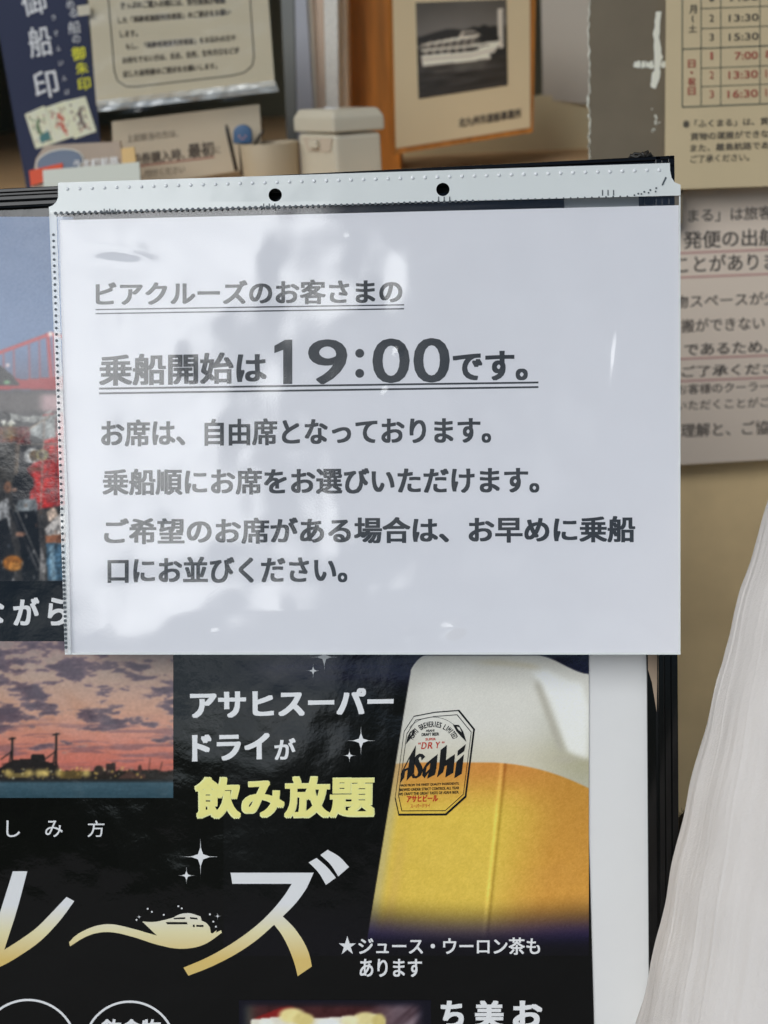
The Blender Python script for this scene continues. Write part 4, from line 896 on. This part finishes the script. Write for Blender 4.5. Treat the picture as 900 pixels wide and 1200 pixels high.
for y in (414.5, 438): ik.poly([(421.5 + 5.2 * math.cos(t), y - 0.5 + 5.2 * math.sin(t)) for t in np.linspace(0, 6.283, 25)[:-1]])
ik.text('0', (436.5, 396.5), (480, 396), (480, 449), (436.5, 449.5), 0.014); ik.text('0', (484.5, 396), (527, 395.5), (527, 448.5), (484.5, 449), 0.014)
ik.text('です。', (530.5, 411.5), (618.5, 410), (618.5, 446), (530.5, 447.5), 0.038)
ik.text('お席は、自由席となっております。', (118.5, 491.5), (575.5, 487.5), (575.5, 520), (118.5, 524), 0.034)
ik.text('乗船順にお席をお選びいただけます。', (120, 549), (632, 546), (632, 578.5), (120, 581), 0.034)
ik.text('ご希望のお席がある場合は、お早めに乗船', (122, 607), (744.5, 604), (744.5, 636), (122, 638.5), 0.034)
ik.text('口にお並びください。', (126, 652.5), (407, 651), (407, 683), (126, 684), 0.034)
ik.build('lettering', M_text, npap)
ik = Ink(PK, 0.00008)
for xa, xb, ya, yb, w in ((112, 473.5, 362.8, 357.2, 1.5), (112, 473.5, 367.6, 361.8, 1.5), (116, 631, 455.4, 448.2, 2.2), (116, 631, 461, 453.6, 2.2)): ik.line((xa, ya), (xb, yb), w)
ik.build('underlines', M_text, npap)

pk = thing('plastic_pocket', 'clear punched plastic pocket taped over the top of the black sign', 'pocket', PK(430, 767))
def waves(px, py, u, w):
    e = min(1, 10 * min(u, 1 - u, 1 - w)) * min(1, 8 * w + 0.2)
    x, y = np.array(px), np.array(py)
    d = 0.0016 * (float(fbm(x * 0.006, y * 0.008, 61, 2)) - 0.2) + 0.0008 * (float(fbm(x * 0.02, y * 0.016, 71, 2)) - 0.5)
    d += 0.0005 * math.exp(-((px - 728 + (py - 370) * 0.11) / 6) ** 2) * math.exp(-((py - 420) / 52) ** 2)          # the tall crease
    yc_ = py - 305 + 6 * math.sin((px - 60) * 0.028)
    d -= 0.00085 * math.tanh(yc_ / 9.5) * math.exp(-(yc_ / 26) ** 2) * math.exp(-((px - 122) / 52) ** 4)
    for cx_, cy_, r_, h_ in ((528, 740, 14, 0.0006), (535, 735, 9, 0.0006), (485, 745, 16, 0.0006), (252, 741, 3.5, 0.0003), (455, 458, 6, 0.0004), (410, 277, 4, 0.0002), (467, 412, 5, 0.0004), (610, 745, 20, 0.0005)):
        d += h_ * math.exp(-(((px - cx_) ** 2) + ((py - cy_) * 1.4) ** 2) / r_ ** 2)
    return max(0.00025, d * e + 0.0009)
sheet_grid('front_film', [(60, 250.5), (797.5, 229), (797.5, 767.5), (76, 767.5)], 0, 300, 220, M_film, pk, 0, waves)
sheet_grid('back_film', [(60, 250.5), (797.5, 229), (797.5, 767.5), (76, 767.5)], -0.0004, 20, 20, M_film_back, pk)
hole = lambda x, y, r_: [(x + r_ * math.cos(t), y + r_ * math.sin(t)) for t in np.linspace(0, 2 * math.pi, 33)[:-1]]
sv, sf = fill_px([[(68, 214), (785, 191), (785.3, 200), (787, 208), (790.5, 213.5), (797.5, 216.5), (797.5, 229), (520, 236), (58, 250.5), (57, 242.5), (62, 240.5), (66, 236.5), (68, 231)], hole(322.5, 228.5, 7.8), hole(519, 222, 7.8)])
bm = bmesh.new(); vs = [bm.verts.new(tuple(PK(x, y, 0.0016))) for x, y in sv]
for q in sf: bm.faces.new([vs[i] for i in q])
ex = bmesh.ops.extrude_face_region(bm, geom=bm.faces[:]); bmesh.ops.translate(bm, verts=[e for e in ex['geom'] if isinstance(e, bmesh.types.BMVert)], vec=Vector(NB * 0.0005))
bm_mesh('hole_strip', bm, M_strip, pk)
# embossed dots along the strip and printed-looking welds along the seams
mb = MB()
def dome(p, rad, h):
    rings, n = 3, 8; v, f = [], []
    for j in range(rings):
        t = j / rings * math.pi / 2
        for k in range(n): v.append(p + (BX * math.cos(k * 2 * math.pi / n) + BU * math.sin(k * 2 * math.pi / n)) * rad * math.cos(t) - NB * h * math.sin(t))
    v.append(p - NB * h)
    for j in range(rings - 1):
        for k in range(n): f.append([j * n + k, j * n + (k + 1) % n, (j + 1) * n + (k + 1) % n, (j + 1) * n + k])
    for k in range(n): f.append([(rings - 1) * n + k, (rings - 1) * n + (k + 1) % n, rings * n])
    return v, f
for k in range(49):
    x = 79 + k * 14.45; mb.add(*dome(PK(x, 221.5 - (x - 79) * 0.0322, 0.00162), 0.0009, 0.0005))
mb.build('embossed_dots', M_bump, pk, True)
ik = Ink(PK, 0.0019)
def dot(x, y, r_): ik.shape([(x + r_ * math.cos(t), y + r_ * math.sin(t)) for t in np.linspace(0, 2 * math.pi, 9)[:-1]], [list(range(8))])
x = 65.0
while x < 775:
    y = 250.3 - (x - 60) * 0.0291 + (0 if x < 470 else -0.3); lift = max(0, (x - 735)) * 0.14
    dot(x, y - lift - 0.3, 2.0 if x < 330 else 1.7 if x < 560 else 1.1); x += 6.7 if x < 560 else 8.3
for x0, y0 in ((122, 247), (309, 241), (514, 233), (706, 225)):
    for k in range(3): ik.line((x0 + k * 6.5, y0 - 2.5), (x0 + k * 6.5, y0 + 4), 1.2)
ik.line((776, 217), (780.5, 207.5), 1.8)
for k in range(4): dot(748 + 7 * k, 227 - 2.2 * k, 1.2)
y = 275.0
while y < 760:
    dot(61.8 + (y - 250) * 0.0305, y, 1.7 if y < 640 else 1.9); y += 7.3 if y < 650 else 5.2
ik.build('perforations', M_dot, pk)
sv, sf = fill_px([[(57.5, 248), (66, 248), (72, 420), (80, 600), (83, 767), (76, 767), (68, 520)]])
mesh('seam_strip', [PK(x, y, 0.00175) for x, y in sv], sf, M_seam, pk)
wd = MB()
for p, q, w in (((76, 766), (797.5, 766), 2.2), ((796.6, 230), (796.6, 767), 1.6)):
    d = np.array(q, float) - p; nn = np.array([-d[1], d[0]]) / np.hypot(*d) * w / 2; p, q = np.array(p, float), np.array(q, float)
    wd.add(*prism_vf([PK(*(p + nn), 0.0011), PK(*(q + nn), 0.0011), PK(*(q - nn), 0.0011), PK(*(p - nn), 0.0011)], [PK(*(p + nn), 0.0007), PK(*(q + nn), 0.0007), PK(*(q - nn), 0.0007), PK(*(p - nn), 0.0007)]))
wd.build('welded_edge', M_strip, pk)

# ------------------------------------------------------------------ shirt at the right edge
SIL = [(912, 560), (906, 590), (900, 615), (882, 665), (867, 715), (857, 757), (850, 797), (837, 862), (825, 887), (815, 922), (804, 973), (791, 1027), (782, 1075), (777, 1109), (767, 1149), (753, 1197), (742, 1240), (728, 1300)]
ys = np.array([p[1] for p in SIL], float); xs_ = np.array([p[0] for p in SIL], float)
SILF = np.polyfit((ys - 930) / 370, xs_, 6)
v, f = [], []
ANG = np.radians(np.concatenate([np.linspace(215, 186, 20), np.linspace(185, 100, 420), np.linspace(98, -45, 40)]))
nr, nc = 190, len(ANG)
M_cloth = mat('shirt_cotton', rgb=(0.64, 0.60, 0.565), rough=0.85, var=0.03, var_scale=50, bump=[(2400, 0.8, 0.00025), (300, 0.45, 0.0006)], stretch=(1, 1, 0.45))
for j in range(nr):
    py = 560 + (1300 - 560) * j / (nr - 1); ex_ = float(np.polyval(SILF, (py - 930) / 370)) + 1.2 * math.sin(py * 0.06) + 0.8 * math.sin(py * 0.023 + 1)
    p = BOARD(ex_, py, 0.045)
    for i in range(nc):
        an = ANG[i]                                             # from behind the silhouette round the front
        cx_ = 0.17; s = abs(cx_ * (an - math.pi))
        arc_s = cx_ * (math.pi - an)
        ph = arc_s / 0.0072 + 0.9 * math.sin(py * 0.006 + arc_s * 30) + 0.004 * py
        arc_s = arc_s + (ex_ + 0.11 * (py - 600)) * 0.00037
        q0 = float(fbm(np.array(arc_s * 34 + 1.5), np.array(py * 0.0022 + 2), 12, 2)) - 0.5
        q1 = float(fbm(np.array(arc_s * 95 + 3), np.array(py * 0.0035), 4, 3)) - 0.5; q2 = float(fbm(np.array(arc_s * 420), np.array(py * 0.009 + 4), 8, 3)) - 0.5
        ridge = abs(((arc_s * 62 + 0.25 * math.sin(py * 0.004)) % 1.0) - 0.5) * 2
        pleat = 0.0044 * q0 + 0.0010 * q1 + 0.00010 * q2 + 0.00045 * max(0.0, ridge - 0.8) / 0.2 * max(0.0, 0.2 + q1 * 2)
        rx, ry = cx_ + pleat, 0.11 + pleat
        off = BX * (cx_ + rx * math.cos(an)) + (-NB) * (ry * math.sin(an))
        v.append(p + off)
for j in range(nr - 1):
    for i in range(nc - 1): k = j * nc + i; f.append([k, k + nc, k + nc + 1, k + 1])
sh = mesh('shirt', v, f, M_cloth, None, True)
tag(sh, 'white crinkled cotton shirt of someone standing at the right edge', 'shirt')
so = sh.modifiers.new('thickness', 'SOLIDIFY'); so.thickness = 0.0008
# dark fuzzy patch between rail and shirt
bm = bmesh.new(); bmesh.ops.create_icosphere(bm, subdivisions=4, radius=1)
fc = BOARD(807, 1038, -0.03)
for q in bm.verts:
    n3 = 1 + 0.10 * (float(fbm(np.array(q.co.x * 3 + 9), np.array(q.co.z * 3 + q.co.y * 2), 3)) - 0.5)
    q.co = Vector(fc + (BX * (q.co.x * 0.012) + BU * (q.co.z * 0.037) + NB * (q.co.y * 0.014)) * n3)
fz = MB().bm(bm)
for k in range(420):
    an, z = RNG.uniform(0, 2 * math.pi), RNG.uniform(-0.9, 1.0); rr = math.sqrt(max(0, 1 - z * z))
    d = np.array([rr * math.cos(an), rr * math.sin(an), z]); p = fc + BX * d[0] * 0.012 + BU * d[2] * 0.037 + NB * d[1] * 0.014
    e = p + (BX * d[0] + BU * d[2] * 0.8 + NB * d[1]) * RNG.uniform(0.002, 0.0045) + RNG.normal(0, 0.0012, 3)
    fz.add(*tube_vf([p, (p + e) / 2 + RNG.normal(0, 0.0004, 3), e], 0.00018, 3, [1, 0.8, 0.3]))
tag(fz.build('fuzzy_bag', mat('fuzzy_black', rgb=(0.018, 0.015, 0.013), rough=0.9)), 'dark fuzzy bag squeezed between the black side rail and white shirt', 'bag')
